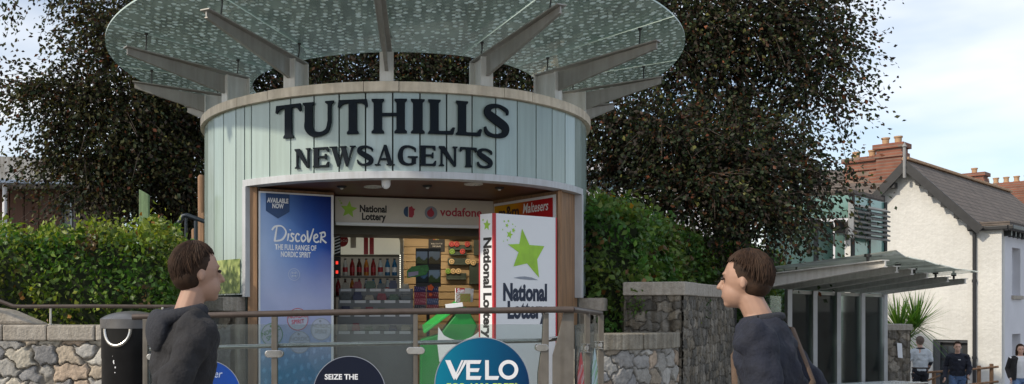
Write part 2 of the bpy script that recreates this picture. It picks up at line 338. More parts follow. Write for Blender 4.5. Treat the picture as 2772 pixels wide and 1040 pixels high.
for i, a in enumerate(edges):
    b = edges[(i+1) % len(edges)] + (360 if i == len(edges)-1 else 0); m = (a+b)/2
    if b-a < 1: continue
    zb = ZB+.004 if TL < m < TR else 1.76
    g_ = .19; j = random.uniform(-.002,.002); pc_ += [tuple(np.array(random.choice([(.345,.435,.42),(.35,.44,.425),(.36,.455,.46),(.335,.425,.40)]))*random.uniform(.90,1.08))]*8
    q = [kp(t, r+j, z) for z in (zb, ZC0-.004) for t, r in ((a+g_,2.222),(b-g_,2.222),(b-g_,RK),(a+g_,RK))]
    mb.add(q, [(0,1,2,3),(7,6,5,4),(3,2,6,7),(1,0,4,5),(2,1,5,6),(0,3,7,4)])
wp = mb.build('wall_panels', M['glass_panel'], kiosk); at = wp.data.color_attributes.new('Col','FLOAT_COLOR','POINT'); at.data.foreach_set('color', np.concatenate([np.array(pc_,'f'), np.ones((len(pc_),1),'f')],1).ravel())
mb = MB(); cuts = [-166,-138,-112,-88,-64,-45,-33.5,-7.5,1,28,37,62,76,101,126,152,194]
for a, b in zip(cuts[:-1], cuts[1:]):
    j = random.uniform(-.002,.003); ring(mb, 2.04, 2.295, ZC0+j, ZC1+j, a+.08, b-.08, 8)
mb.build('coping', M['coping'], kiosk, smooth=30, bevel=.006)
mb = MB(); mb.lathe([(0,3.66),(2.13,3.66),(2.13,3.70),(0,3.70)], (KC.x,KC.y,0), 48); mb.build('roof', M['concrete'], kiosk)
mb = MB(); ring(mb, 2.12, 2.275, ZS, ZB, TL, TR, 60); mb.build('fascia_band', M['band'], kiosk, smooth=30, bevel=.004)
mb = MB(); mb.lathe([(0,ZS+.012),(2.119,ZS+.012),(2.119,ZS+.036),(0,ZS+.036)], (KC.x,KC.y,0), 48); mb.build('soffit', M['soffit'], kiosk)
def radial_box(mb, th, r0, r1, w, z0, z1, mi=0):
    t = Vector((math.cos(rad(th)), math.sin(rad(th)), 0)); o = kp(th, r0, z0) - t*w/2; mb.obox(o, t*w, kp(th,r1,z0)-kp(th,r0,z0), (0,0,z1-z0), mi)
for th, s in ((TL+.8,-1),(TR-1.2,1)):
    mb = MB(); radial_box(mb, th, 1.98, 2.285, .055, 1.735, ZS-.002); mb.build('jamb', M['band'], kiosk, bevel=.004)
# sill and rubble base
mb = MB()
for a, b in ((66.2,88),(88.1,120),(120.1,200),(200.1,262),(262.1,292),(292.1,360+TL-.8)): ring(mb, 2.05, 2.49, 1.595, 1.735, a, b-.06, 8)
mb.build('sill', M['granite'], kiosk, smooth=30, bevel=.012)
def rubble(name, fn, U, V, cw, ch, res, pal, mortar, relief, parent=None, seed=1, mats=None, edge=.12, jit=.42):
    """fieldstones in mortar as real relief over fn(u, v) -> (points, normals)"""
    r = np.random.default_rng(seed); ncx, ncy = int(U/cw)+4, int(V/ch)+4
    sx_, sy_ = np.meshgrid((np.arange(ncx)-1.5)*cw, (np.arange(ncy)-1.5)*ch); sx_[1::2] += cw/2
    sx_ = sx_ + r.uniform(-jit,jit,sx_.shape)*cw; sy_ = sy_ + r.uniform(-jit,jit,sy_.shape)*ch
    S = np.stack([sx_.ravel(), sy_.ravel()],1); asp = r.uniform(.75,1.3,len(S))
    nu, nv = max(2,int(U/res)), max(2,int(V/res)); u, v = np.meshgrid(np.linspace(0,U,nu), np.linspace(0,V,nv)); u = u.ravel(); v = v.ravel()
    wob = .012*np.sin(u*41+v*17)+.01*np.sin(v*53-u*23); uu = u+wob; vv = v+.01*np.sin(u*37+2)+.008*np.sin(u*71-v*29)
    F1 = np.full(len(u),9e9); F2 = F1.copy(); I = np.zeros(len(u),int)
    for i,(a,b) in enumerate(S):
        d = np.hypot((uu-a)/cw*asp[i], (vv-b)/ch); c1 = d < F1; F2 = np.where(c1, F1, np.minimum(F2,d)); I = np.where(c1,i,I); F1 = np.where(c1,d,F1)
    e = np.clip((F2-F1)/edge,0,1); e = e*e*(3-2*e); dome = np.clip(1-F1*F1*1.1,0,1)
    h = relief*e*(.82+.22*dome) * r.uniform(.55,1.15,len(S))[I] + r.normal(0,.0016,len(u))*e
    pc = np.array(pal)[r.integers(0,len(pal),len(S))] * r.uniform(.72,1.25,(len(S),1))
    col = pc[I]*e[:,None] + np.array(mortar)*(1-e)[:,None]
    p, n = fn(u,v); co = p + n*h[:,None]; ix = np.arange(nu*nv).reshape(nv,nu)
    fc = np.stack([ix[:-1,:-1].ravel(), ix[:-1,1:].ravel(), ix[1:,1:].ravel(), ix[1:,:-1].ravel()],1)
    return np_mesh(name, co, fc, mats or M['rubble'], col, parent, smooth=60)
def on_drum(r, t0, z0, sgn=1):
    def fn(u, v):
        t = np.radians(t0) + sgn*u/r; n = np.stack([np.sin(t), -np.cos(t), 0*t],1); return np.array([KC.x,KC.y,0]) + n*r + np.stack([0*u,0*u,z0+v],1), n
    return fn
PAL = [(.30,.29,.27),(.36,.35,.33),(.25,.245,.24),(.33,.28,.22),(.40,.37,.31),(.22,.22,.225),(.38,.30,.23)]
MOR = (.17,.155,.135)
mb = MB(); ring(mb, 2.0, 2.34, .0, 1.594, 66.2, 360+TL-.8, 60); mb.build('base_wall', M['granite_dark'], kiosk, smooth=30)
rubble('base_stonework', on_drum(2.345, -92, .42), 2.345*rad(47.6), 1.17, .26, .2, .012, PAL, MOR, .045, kiosk, 3)
rubble('base_stonework', on_drum(2.345, 66.4, .2), 2.345*rad(40), 1.39, .24, .2, .012, PAL, MOR, .045, kiosk, 4)
# hedge reflection painted in leafy colours on a strip low on the left flank
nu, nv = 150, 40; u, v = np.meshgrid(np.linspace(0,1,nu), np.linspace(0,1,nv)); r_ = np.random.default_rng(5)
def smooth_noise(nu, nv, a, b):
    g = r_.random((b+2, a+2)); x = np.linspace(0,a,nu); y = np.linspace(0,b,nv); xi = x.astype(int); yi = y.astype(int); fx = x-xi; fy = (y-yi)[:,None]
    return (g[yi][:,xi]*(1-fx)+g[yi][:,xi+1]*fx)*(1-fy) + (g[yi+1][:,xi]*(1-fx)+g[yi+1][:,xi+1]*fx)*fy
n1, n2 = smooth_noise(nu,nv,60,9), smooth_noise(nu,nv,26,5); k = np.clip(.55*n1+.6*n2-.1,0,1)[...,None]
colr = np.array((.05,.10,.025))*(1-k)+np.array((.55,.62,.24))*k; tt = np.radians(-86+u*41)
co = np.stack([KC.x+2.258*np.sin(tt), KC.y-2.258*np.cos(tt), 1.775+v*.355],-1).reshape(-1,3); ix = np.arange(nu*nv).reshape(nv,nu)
np_mesh('painted_hedge_reflection', co, np.stack([ix[:-1,:-1].ravel(), ix[:-1,1:].ravel(), ix[1:,1:].ravel(), ix[1:,:-1].ravel()],1), M['print'], colr.reshape(-1,3), kiosk, smooth=60)
# timber frames, door leaves, inner walls
def vplank(mb, a, b, t, z0, z1, side=1, mi=0):     # upright board from plan point a to b, thickness t behind it
    a, b = Vector((a[0],a[1],z0)), Vector((b[0],b[1],z0)); d = (b-a); n = Vector((-d.y,d.x,0)).normalized()*t*side; mb.obox(a, d, n, (0,0,z1-z0), mi); return mb
LA, LB = (-1.438,9.46), (-.695,9.82); HA, HB = (-.706,10.2), (1.09,10.67); RA, RB = (1.09,10.67), (1.675,9.745)
mb = MB(); mb.box(-1.545,-1.45,9.44,9.54,.455,ZS-.003); mb.build('door_post', M['timber'], kiosk, bevel=.004)
mb = MB(); mb.box(1.668,1.712,9.70,9.80,.455,ZS-.003); mb.build('door_post', M['timber'], kiosk, bevel=.004)
mb = MB(); vplank(mb, (1.712,9.775),(1.965,10.17),.04,.455,ZS-.003); mb.build('side_lining', M['timber'], kiosk)
mb = MB(); vplank(mb, (LA[0]+.01,LA[1]+.03),(LB[0],LB[1]+.03),.045,.47,ZS-.01); mb.build('door', M['timber'], kiosk, bevel=.004)
mb = MB(); vplank(mb, RA, RB, .04, .455, ZS-.003); mb.build('inner_wall', M['timber'], kiosk)
mb = MB(); vplank(mb, (-.74,10.55),(1.12,11.0),.5,2.475,ZS-.003); mb.build('bulkhead', M['bulkhead'], kiosk)
mb = MB(); mb.box(-.1,1.75,12.35,12.42,.46,2.6)
for i in range(20):
    z = .55+i*.1; mb.box(-.1,1.75,12.335,12.349,z,z+.085)
mb.build('slat_wall', M['slat'], kiosk, bevel=.003)
mb = MB(); mb.box(-1.75,-.1,12.3,12.36,.46,2.6); mb.build('back_wall', M['counter'], kiosk)
# ---------------- lettering cut as slab serif solids
def catmull(pts, n=7):
    P_ = [pts[0]]+list(pts)+[pts[-1]]; o = []
    for i in range(1,len(P_)-2):
        for s in range(n):
            t = s/n; o.append(tuple(.5*((2*P_[i][k])+(-P_[i-1][k]+P_[i+1][k])*t+(2*P_[i-1][k]-5*P_[i][k]+4*P_[i+1][k]-P_[i+2][k])*t*t+(-P_[i-1][k]+3*P_[i][k]-3*P_[i+1][k]+P_[i+2][k])*t**3) for k in range(len(pts[0]))))
    return o+[tuple(pts[-1])]
def stroke(pts):         # (x, y, width) -> outline
    c = catmull(pts); l = []; r = []
    for i in range(len(c)):
        a, b = c[max(0,i-1)], c[min(len(c)-1,i+1)]; d = math.hypot(b[0]-a[0], b[1]-a[1]) or 1; nx, ny = -(b[1]-a[1])/d, (b[0]-a[0])/d; w = c[i][2]/2
        l.append((c[i][0]+nx*w, c[i][1]+ny*w)); r.append((c[i][0]-nx*w, c[i][1]-ny*w))
    return l+r[::-1]
def stem(x0, x1, s=.06, top=True, bot=True, y0=0, y1=1):
    q = [(x0-s,0),(x1+s,0),(x1+s,.05),(x1,.11)] if bot else [(x0,y0),(x1,y0)]
    q += [(x1,.89),(x1+s,.95),(x1+s,1),(x0-s,1),(x0-s,.95),(x0,.89)] if top else [(x1,y1),(x0,y1)]
    return q + ([(x0,.11),(x0-s,.05)] if bot else [])
def slabtop(x0, x1): return [(x0,1),(x1,1),(x1,.94),(x0,.94)]
def slabbot(x0, x1): return [(x0,0),(x1,0),(x1,.06),(x0,.06)]
def glyph(ch, a):
    c = a/2
    if ch == 'T': return [stem(c-.125,c+.125,.05,False,True,y1=.93), [(0,.79),(.05,.76),(.13,.86),(.24,.90),(a-.24,.90),(a-.13,.86),(a-.05,.76),(a,.79),(a-.03,1),(.03,1)]]
    if ch == 'U': return [stem(.06,.31,.06,True,False,y0=.32), stem(a-.2,a-.09,.08,True,False,y0=.34), stroke([(.185,.42,.25),(.19,.24,.25),(.33,.07,.19),(c+.08,.05,.12),(a-.22,.15,.11),(a-.145,.4,.11)])]
    if ch == 'H': return [stem(.06,.31), stem(a-.31,a-.06), [(.28,.5),(a-.28,.5),(a-.28,.59),(.28,.59)]]
    if ch == 'I': return [stem(.06,a-.06)]
    if ch == 'L': return [stem(.06,.31), [(.2,0),(a-.05,0),(a,.2),(a-.07,.21),(a-.15,.1),(.2,.085)]]
    if ch == 'S': return [stroke([(a-.07,.70,.05),(a-.1,.84,.11),(c+.05,.95,.1),(.2,.88,.18),(.155,.7,.24),(c,.52,.27),(a-.14,.33,.25),(a-.19,.12,.19),(c-.05,.05,.1),(.13,.12,.12),(.05,.3,.06)])]
    if ch == 'N': return [stem(.09,.18,.08,False,True,y1=.97), [(.0,1),(.28,1),(a-.08,.03),(a-.12,-.02),(a-.19,.0),(.0,.94)], stem(a-.17,a-.08,.08,True,False,y0=.03)]
    if ch == 'E': return [stem(.07,.31), [(.2,1),(a-.05,1),(a-.03,.77),(a-.1,.77),(a-.19,.9),(.2,.91)], [(.2,0),(a-.03,0),(a,.25),(a-.07,.25),(a-.17,.1),(.2,.09)], [(.25,.47),(a-.24,.47),(a-.21,.38),(a-.14,.38),(a-.14,.66),(a-.21,.66),(a-.24,.56),(.25,.56)]]
    if ch == 'W': return [[(.06,1),(.30,1),(a*.42,.18),(a*.35,-.02),(a*.30,-.02)], [(a*.33,.0),(a*.36,.0),(a*.54,.82),(a*.49,.86)], [(a*.42,1),(a*.42+.25,1),(a*.75,.2),(a*.69,-.02),(a*.64,-.02)], [(a*.67,.0),(a*.7,.0),(a-.06,1),(a-.17,1)], slabtop(-.02,.38), slabtop(a*.39,a*.42+.31), slabtop(a-.26,a+.02)]
    if ch == 'A': return [[(.08,0),(.17,0),(c+.02,.93),(c-.05,1)], [(c-.06,1.02),(c+.09,1.02),(a-.06,0),(a-.32,0),(c-.06,.84)], [(.22,.27),(a-.25,.27),(a-.27,.36),(.25,.36)], slabbot(-.02,.27), slabbot(a-.4,a+.02)]
    if ch == 'G': return [stroke([(a-.1,.68,.06),(a-.14,.84,.12),(c+.03,.95,.1),(.24,.84,.19),(.135,.5,.26),(.24,.16,.2),(c+.05,.05,.1),(a-.18,.13,.14),(a-.17,.3,.2)]), [(c+.02,.46),(a+.03,.46),(a+.03,.4),(a-.06,.36),(a-.06,.08),(a-.28,.12),(a-.28,.36),(c+.02,.4)]]
def word(spec, z0, z1):
    for ch, pl, pr in spec:
        t0, t1 = kth(pl), kth(pr); tm = (t0+t1)/2; w = RK*rad(t1-t0); h = z1-z0; mb = MB(); ux = Vector((math.cos(rad(tm)), math.sin(rad(tm)), 0))
        o = kp(tm, RK+.006, z0) - ux*w/2
        for i, q in enumerate(glyph(ch, w/h)): mb.prism([(x*h, y*h) for x, y in q], o, ux, (0,0,1), .019+.0012*i)
        mb.build('letter', M['letter'], kiosk)
word([('T',750,819),('U',823,907),('T',916,997),('H',1006,1102),('I',1112,1149),('L',1158,1230),('L',1233,1302),('S',1306,1375)], 3.293, 3.622)
word([('N',801,843),('E',849,893),('W',895,963),('S',966,1012),('A',1016,1068),('G',1076,1129),('E',1135,1180),('N',1187,1237),('T',1243,1289),('S',1289,1331)], 2.986, 3.178)
# ---------------- canopy
CO, RO = .62, 3.14
def r_out(th): t = rad(th); return CO*math.cos(t)+math.sqrt(RO*RO-(CO*math.sin(t))**2)
def z_gl(r): return 4.235+(r-1.7)*.1
TH = [-2+360/14*k for k in range(-7,7)]
for th in TH:
    tip = r_out(th)-.17; zt = 4.195; n_ = Vector((math.cos(rad(th)), math.sin(rad(th)), 0)); rd = kp(th,1,0)-kp(th,0,0); Z = Vector((0,0,1))
    b = MB(); b.prism([(2.245,3.90),(2.245,4.085),(tip,zt),(tip,zt-.055)], kp(th,0,0)-n_*.008*(-1), rd, Z, .016)
    b.bar(kp(th,1.975,4.091), kp(th,tip+.02,zt+.006), .10, .012); b.bar(kp(th,2.25,3.895), kp(th,tip,zt-.06), .035, .010)
    bo = b.build('canopy_beam', M['steel_beam'], kiosk, bevel=.002)
    p = MB(); p.prism([(1.985,ZC1-.01),(1.985,4.082),(2.232,4.092),(2.232,ZC1-.01)], kp(th,0,0)-n_*.006*(-1), rd, Z, .012)
    p.bar(kp(th,1.98,ZC1-.01), kp(th,1.98,4.084), .11, .010, up=rd); p.bar(kp(th,2.24,ZC1-.01), kp(th,2.24,4.08), .135, .014, up=rd)
    p.build('post', M['steel_white'], bo, bevel=.002)
    for rr in (2.10, tip-.19):
        f = MB(); zf = 4.1+(rr-1.975)/(tip-1.975)*.1; zg = z_gl(rr)-.006
        for dx in (.024,):
            c = kp(th,rr,0)+n_*dx
            f.tube([Vector((c.x,c.y,zf))-n_*dx*.8, Vector((c.x,c.y,(zf+zg)/2)), Vector((c.x,c.y,zg))], [.007,.007,.009], 8); f.tube([(c.x,c.y,zg-.018),(c.x,c.y,zg-.001)], .019, 10)
        f.build('spider_fitting', M['bolt'], bo, smooth=40)
for i, th in enumerate(TH):
    a, b = th+.17, th+360/14-.17; NT, NR = 12, 8; top = []; bot = []
    for k_ in range(NT+1):
        t = a+(b-a)*k_/NT; ro = r_out(t)
        for j in range(NR+1):
            r = 1.7+(ro-1.7)*j/NR; z = z_gl(r); top.append(kp(t,r,z+.008)); bot.append(kp(t,r,z-.008))
    n = len(top); id_ = lambda k_, j: k_*(NR+1)+j; mb = MB(); fs = []; es = []
    for k_ in range(NT):
        for j in range(NR): fs += [(id_(k_,j),id_(k_,j+1),id_(k_+1,j+1),id_(k_+1,j)), tuple(n+q for q in (id_(k_,j),id_(k_+1,j),id_(k_+1,j+1),id_(k_,j+1)))]
        es += [(id_(k_,NR),n+id_(k_,NR),n+id_(k_+1,NR),id_(k_+1,NR)), (id_(k_,0),id_(k_+1,0),n+id_(k_+1,0),n+id_(k_,0))]
    for j in range(NR): es += [(id_(0,j),n+id_(0,j),n+id_(0,j+1),id_(0,j+1)), (id_(NT,j),id_(NT,j+1),n+id_(NT,j+1),n+id_(NT,j))]
    mb.add(top+bot, fs, 0); mb.m = [2,0]*(NT*NR); mb.f += es; mb.m += [1]*len(es)
    mb.build('glass_panel', [M['canopy'], M['canopy_edge'], M['canopy_top']], kiosk, smooth=30)
# ---------------- fittings under the soffit
sof = ZS+.012
t = thing('dome_camera', (XP(1045,9.0),9.0,sof), 'white bullet-shaped dome camera hanging from the dark timber soffit', 'camera')
mb = MB(); c = (t.location.x,9.0,0); mb.lathe([(.0,sof),(.05,sof),(.05,sof-.012),(.044,sof-.014)], c, 20); mb.build('base', M['lamp'], t, smooth=40)
mb = MB(); mb.lathe([(.044,sof-.014),(.044,sof-.055),(.036,sof-.075),(.022,sof-.09),(0,sof-.096)], c, 20); mb.build('housing', M['white'], t, smooth=40)
lts = [(1010,9.5,.095,'round silver ceiling light beside the white dome camera'),(1282,9.3,.095,'round silver ceiling light at the right of the soffit')]
for px, Y, r, lb in lts:
    c = (XP(px,Y),Y,0); t = thing('ceiling_light', (c[0],Y,sof), lb, 'ceiling light', 'round downlights in the kiosk soffit')
    mb = MB(); mb.lathe([(r*.74,sof-.002),(r*.78,sof-.014),(r,sof-.012),(r,sof-.001)], c, 28); mb.build('trim_ring', M['lamp'], t, smooth=40)
    mb = MB(); mb.lathe([(0,sof-.004),(r*.73,sof-.004)], c, 28)
    for k_ in range(3): a = k_*2.1; mb.tube([(c[0]+.03*math.cos(a),Y+.03*math.sin(a),sof-.004),(c[0]+.03*math.cos(a),Y+.03*math.sin(a),sof-.016)], .017, 10)
    mb.build('lens', M['lamp'], t)
for px, Y, lb in ((1157,9.45,'small dark smoke detector between the two silver ceiling lights'),(1352,9.6,'small dark smoke detector above the red chocolate sign'),(925,9.5,'small dark smoke detector at the left of the soffit')):
    c = (XP(px,Y),Y,0); t = thing('smoke_detector', (c[0],Y,sof), lb, 'smoke detector', 'small detectors on the kiosk soffit')
    mb = MB(); mb.lathe([(0,sof-.02),(.035,sof-.02),(.05,sof-.008),(.05,sof-.001)], c, 20); mb.build('body', M['dark_plastic'], t, smooth=40)
    mb = MB(); mb.lathe([(0,sof-.034),(.014,sof-.032),(.018,sof-.0205)], c, 12); mb.build('sensor', M['lamp'], t, smooth=40)
# ================================================================== signs on the kiosk
Zv = Vector((0,0,1))
class Board:
    """a flat upright board: plan points a (left) to b (right), heights z0..z1; (u, v) in metres from its lower left"""
    def __init__(s, a, b, z0, z1):
        s.a = Vector((a[0],a[1],z0)); s.ux = Vector((b[0]-a[0],b[1]-a[1],0)); s.w = s.ux.length; s.ux.normalize(); s.h = z1-z0; s.n = s.ux.cross(Zv)
    def at(s, u, v, lift=0): return s.a + s.ux*u + Zv*v + s.n*lift
    def slab(s, mb, u0, u1, v0, v1, l0, l1, mi=0): mb.obox(s.at(u0,v0,l0), s.ux*(u1-u0), s.n*(l1-l0), Zv*(v1-v0), mi); return mb
    def poly(s, mb, q, lift, d=.0015, mi=0): mb.prism(q, s.at(0,0,lift), s.ux, Zv, d, mi); return mb
    def text(s, body, u, v, size, m, parent, **k): return frame_text(body, s.at(u,v), s.ux, Zv, size, m, k.pop('name','lettering'), parent, **k)
    def printed(s, name, u0, u1, v0, v1, lift, fn, parent, nu=40, nv=60, m=None):
        u, v = np.meshgrid(np.linspace(0,1,nu), np.linspace(0,1,nv)); c = fn(u, v).reshape(-1,3)
        U = (u0+u*(u1-u0)).ravel(); V = (v0+v*(v1-v0)).ravel(); co = np.array(s.at(0,0,lift)) + U[:,None]*np.array(s.ux) + V[:,None]*np.array(Zv)
        ix = np.arange(nu*nv).reshape(nv,nu); f = np.stack([ix[:-1,:-1].ravel(), ix[:-1,1:].ravel(), ix[1:,1:].ravel(), ix[1:,:-1].ravel()],1)
        return np_mesh(name, co, f, m or M['print'], c, parent)
def circ(cx, cy, r, n=40, ry=None): return [(cx+r*math.cos(2*math.pi*i/n), cy+(ry or r)*math.sin(2*math.pi*i/n)) for i in range(n)]
def star(cx, cy, r, rot=0.0, inner=.46, sk=1.0): return [(cx+(r if i%2==0 else r*inner)*math.sin(rot+math.pi*i/5)*sk, cy+(r if i%2==0 else r*inner)*math.cos(rot+math.pi*i/5)) for i in range(10)]
def lerp(stops, t):
    t = np.clip(t,0,1)[...,None]; o = np.zeros(t.shape[:-1]+(3,)); xs = [s[0] for s in stops]
    for k in range(3): o[...,k] = np.interp(t[...,0], xs, [s[1][k] for s in stops])
    return o
# ---- blue poster on the left leaf
B = Board(LA, LB, .60, 2.822); t = thing('advertising_poster', B.at(B.w/2,0), 'tall blue snus poster in white frame on the left door leaf', 'poster')
mb = MB(); B.slab(mb, 0, B.w, 0, B.h, -.02, .004); mb.build('frame', M['white'], t, bevel=.003)
def pf(u, v):
    top = lerp([(0,(.26,.40,.70)),(.3,(.10,.22,.54)),(.62,(.012,.05,.28)),(1,(.003,.014,.14))], u); mid = lerp([(0,(.42,.54,.78)),(.4,(.16,.30,.64)),(.75,(.03,.12,.48)),(1,(.02,.06,.34))], u)
    low = lerp([(0,(.40,.46,.68)),(1,(.34,.38,.62))], u); bot = lerp([(0,(.12,.32,.52)),(1,(.07,.22,.42))], u); w = .05*np.sin(u*9+v*31)*np.sin(v*17-u*5)
    v = v+w*.25; o = np.where((v>.75)[...,None], mid+(top-mid)*np.clip((v-.75)/.25,0,1)[...,None], low+(mid-low)*np.clip((v-.5)/.25,0,1)[...,None])
    o = np.where((v<.38)[...,None], bot+(low-bot)*np.clip((v-.16)/.22,0,1)[...,None], o)
    ice = (np.sin(u*23+v*60)*np.sin(v*41-u*37) > .62) & (v < .30); return np.where(ice[...,None], o*1.35+.02, o)
B.printed('sheet', .018, B.w-.03, .018, B.h-.018, .006, pf, t, 60, 160)
mb = MB(); B.poly(mb, [(.075,B.h-.018),(.33,B.h-.018),(.33,B.h-.20),(.205,B.h-.275),(.075,B.h-.20)], .0075, .002); mb.build('flag', M['navy_ink'] if 0 else mat('deep_blue_flag', (.008,.05,.17), .4), t)
for s_, v in (('AVAILABLE', B.h-.112), ('NOW', B.h-.168)): B.text(s_, .203, v, .066, M['white_ink'], t, bold=.0025, xs=.70, lift=.0105)
mb = MB(); pen = .085
for i, q in enumerate([[(.14,.95),(.08,.5),(.02,.03)],[(-.12,.72),(.05,.95),(.4,.98),(.62,.62),(.42,.16),(.0,.03)],[(.76,.55),(.70,.08)],[(.83,.74),(.85,.80)],[(1.06,.5),(.92,.54),(.90,.38),(1.0,.25),(.95,.08),(.80,.1)],[(1.33,.46),(1.22,.56),(1.12,.3),(1.2,.07),(1.36,.13)],[(1.56,.52),(1.43,.3),(1.52,.07),(1.68,.28),(1.56,.52)],[(1.76,.78),(1.83,.05),(2.1,.92)],[(2.13,.28),(2.32,.4),(2.26,.56),(2.13,.42),(2.13,.15),(2.26,.05),(2.4,.13)],[(2.53,.64),(2.47,.02)],[(2.42,.62),(2.68,.70),(2.72,.47),(2.52,.33),(2.80,.02)]]):
    B.poly(mb, stroke([(.165+x*.205, B.h-.515+y*.165, pen*.205*(.8+.35*((k*7+i)%3)/2)) for k, (x, y) in enumerate(q)]), .008+.0003*i)
mb.build('script_lettering', M['white_ink'], t)
B.text('THE FULL RANGE OF', .40, B.h-.595, .078, M['white_ink'], t, xs=.62, lift=.008, bold=.002)
B.text('NORDIC SPIRIT', .40, B.h-.668, .078, M['white_ink'], t, xs=.62, lift=.008, bold=.002)
def annulus(mb, brd, cx, cy, r0, r1, lift, n=44):
    vs = [brd.at(cx+r*math.cos(2*math.pi*i/n), cy+r*math.sin(2*math.pi*i/n), lift) for r in (r0,r1) for i in range(n)]; mb.add(vs, [(i,(i+1)%n,n+(i+1)%n,n+i)[::-1] for i in range(n)]); return mb
pale = mat('pale_blue_ink', (.42,.50,.68), .5, .05)
mb = MB(); annulus(mb, B, .38, B.h-.85, .058, .064, .008); annulus(mb, B, .38, B.h-.85, .038, .042, .008)
for dx, dy in ((-.016,.016),(.014,.016),(-.016,-.014),(.014,-.014)): B.poly(mb, [(.38+dx-.011,B.h-.85+dy-.009),(.38+dx+.011,B.h-.85+dy-.009),(.38+dx+.011,B.h-.85+dy+.009),(.38+dx-.011,B.h-.85+dy+.009)], .008)
mb.build('crest', pale, t)
tins = [(.42,.905,M['red_ink'],.08),(.08,.75,M['green_ink'],.35),(.44,.665,M['grey_ink'],.0),(.68,.80,M['grey_ink'],-.05)]
tin_w = mat('pale_tin_print', (.40,.45,.58), .45, .05)
for i, (cx, cy, m_, tl) in enumerate(tins):
    r = .118; cx = max(cx, .14); mb = MB(); mb.add([B.at(*p, .0078+.0003*i) for p in circ(cx, cy, r, 44)], [tuple(range(44))]); mb.build('tin_print', tin_w, t)
    mb = MB(); annulus(mb, B, cx, cy, r*.93, r*.985, .0094+.0004*i); mb.add([B.at(*p, .0094+.0004*i) for p in circ(cx-.01, cy+.085, .014, 16)], [tuple(range(16))]); mb.build('tin_ring', m_, t)
    ux = (B.ux*math.cos(tl)+Zv*math.sin(tl)); uy = (Zv*math.cos(tl)-B.ux*math.sin(tl))
    for s_, dv in (('NORDIC', .015), ('SPIRIT', -.045)): frame_text(s_, B.at(cx,cy)+uy*dv, ux, uy, .062, m_, 'lettering', t, xs=.85, bold=.0008, lift=.0100+.0004*i)
B.text('DISCOVER MORE AT:', .45, .13, .036, M['navy_ink'], t, xs=.8, lift=.008)
# ---- long header board
B = Board(HA, HB, 2.560, 2.860); t = thing('header_sign', B.at(B.w/2,0), 'long white shop header board with lottery and phone company logos inside the porch', 'sign')
mb = MB(); B.slab(mb, 0, B.w, 0, B.h, -.03, 0); mb.build('panel', M['offwhite'], t, bevel=.003)
mb = MB(); B.slab(mb, 0, B.w*.9, -.022, .012, -.02, .035); mb.build('ledge', M['white'], t, bevel=.003)
mb = MB(); B.poly(mb, star(.155,.155,.098,.10), .001, .002); mb.build('star_logo', M['lime'], t)
mb = MB()
for cx, cy, r in ((.055,.25,.012),(.07,.225,.016),(.04,.27,.008)): B.poly(mb, star(cx,cy,r,.3), .001)
mb.build('star_burst', M['lime'], t)
B.text('National', .275, .135, .108, M['black_ink'], t, align='LEFT', bold=.004, xs=.84)
B.text('Lottery', .30, .048, .108, M['black_ink'], t, align='LEFT', bold=.004, xs=.84)
mb = MB(); B.poly(mb, [(.835+.052*math.cos(a),.15+.06*math.sin(a)) for a in np.linspace(math.pi/2,1.5*math.pi,20)], .001, .002); mb.build('round_logo_blue_half', mat('logo_blue',(.02,.07,.18),.5), t)
mb = MB(); B.poly(mb, [(.845,.09),(.885,.085),(.905,.12),(.905,.16),(.92,.185),(.895,.19),(.88,.215),(.845,.2)], .001, .002); mb.build('round_logo_red_half', M['red_ink'], t)
mb = MB(); B.poly(mb, circ(1.105,.145,.075), .001, .001); mb.build('phone_logo_disc', M['grey_ink'], t)
mb = MB(); B.poly(mb, circ(1.1,.14,.042,26), .0025, .001); B.poly(mb, [(1.075,.16),(1.125,.16),(1.115,.205),(1.095,.19)], .0037, .001); mb.build('phone_logo_drop', M['red_ink'], t)
B.text('vodafone', 1.215, .115, .135, M['red_ink'], t, align='LEFT', xs=1.0, bold=.003)
# ---- confectionery board on the right inner wall
B = Board(RA, RB, 2.40, 2.825); t = thing('confectionery_sign', B.at(B.w/2,0), 'red and yellow chocolate sign above the lottery cabinet', 'sign')
mb = MB(); B.slab(mb, .02, B.w-.02, 0, B.h, .001, .012); mb.build('frame', M['white'], t, bevel=.002)
def cf(u, v):
    k = 1/(1+np.exp(-(u-.42-.12*(v-.5))*16)); return np.array((.58,.30,.01))*(1-k)[...,None] + np.array((.42,.015,.02))*k[...,None]
B.printed('sheet', .035, B.w-.06, .02, B.h-.03, .014, cf, t, 60, 20)
B.text('m&m', .30, .24, .19, mat('brown_ink',(.05,.02,.015),.5), t, bold=.006, xs=.9, lift=.016)
B.text('Maltesers', .75, .27, .15, M['white_ink'], t, bold=.002, xs=.72, shear=.2, lift=.016)
# ---- lottery cabinet (open right leaf)
N0 = Vector((.947,9.2,0)); N1 = Vector((1.648,9.655,0)); NL = Vector((.81,9.325,0)); ZT = 2.568
t = thing('lottery_cabinet', (1.3,9.6,.46), 'tall white lottery advertising box with red edges at the right of the doorway', 'advertising box')
mb = MB(); bk = N1 + (NL-N0); mb.prism([(N0.x,N0.y),(N1.x,N1.y),(bk.x,bk.y),(NL.x,NL.y)], (0,0,.47), (1,0,0), (0,1,0), ZT-.47); mb.build('box', M['white'], t, bevel=.002)
B = Board(N0, N1, .47, ZT)
mb = MB(); B.slab(mb, -.002, .022, .0, B.h, .0005, .005); B.slab(mb, B.w-.014, B.w+.001, 0, B.h, .0005, .005)
S = Board(NL, N0, .47, ZT); S.slab(mb, S.w-.02, S.w+.003, 0, S.h, .0005, .005); S.slab(mb, 0, .012, 0, S.h, .0005, .005); mb.build('red_edge', M['red'], t)
sc_x, sc_y = .42, B.h-.36
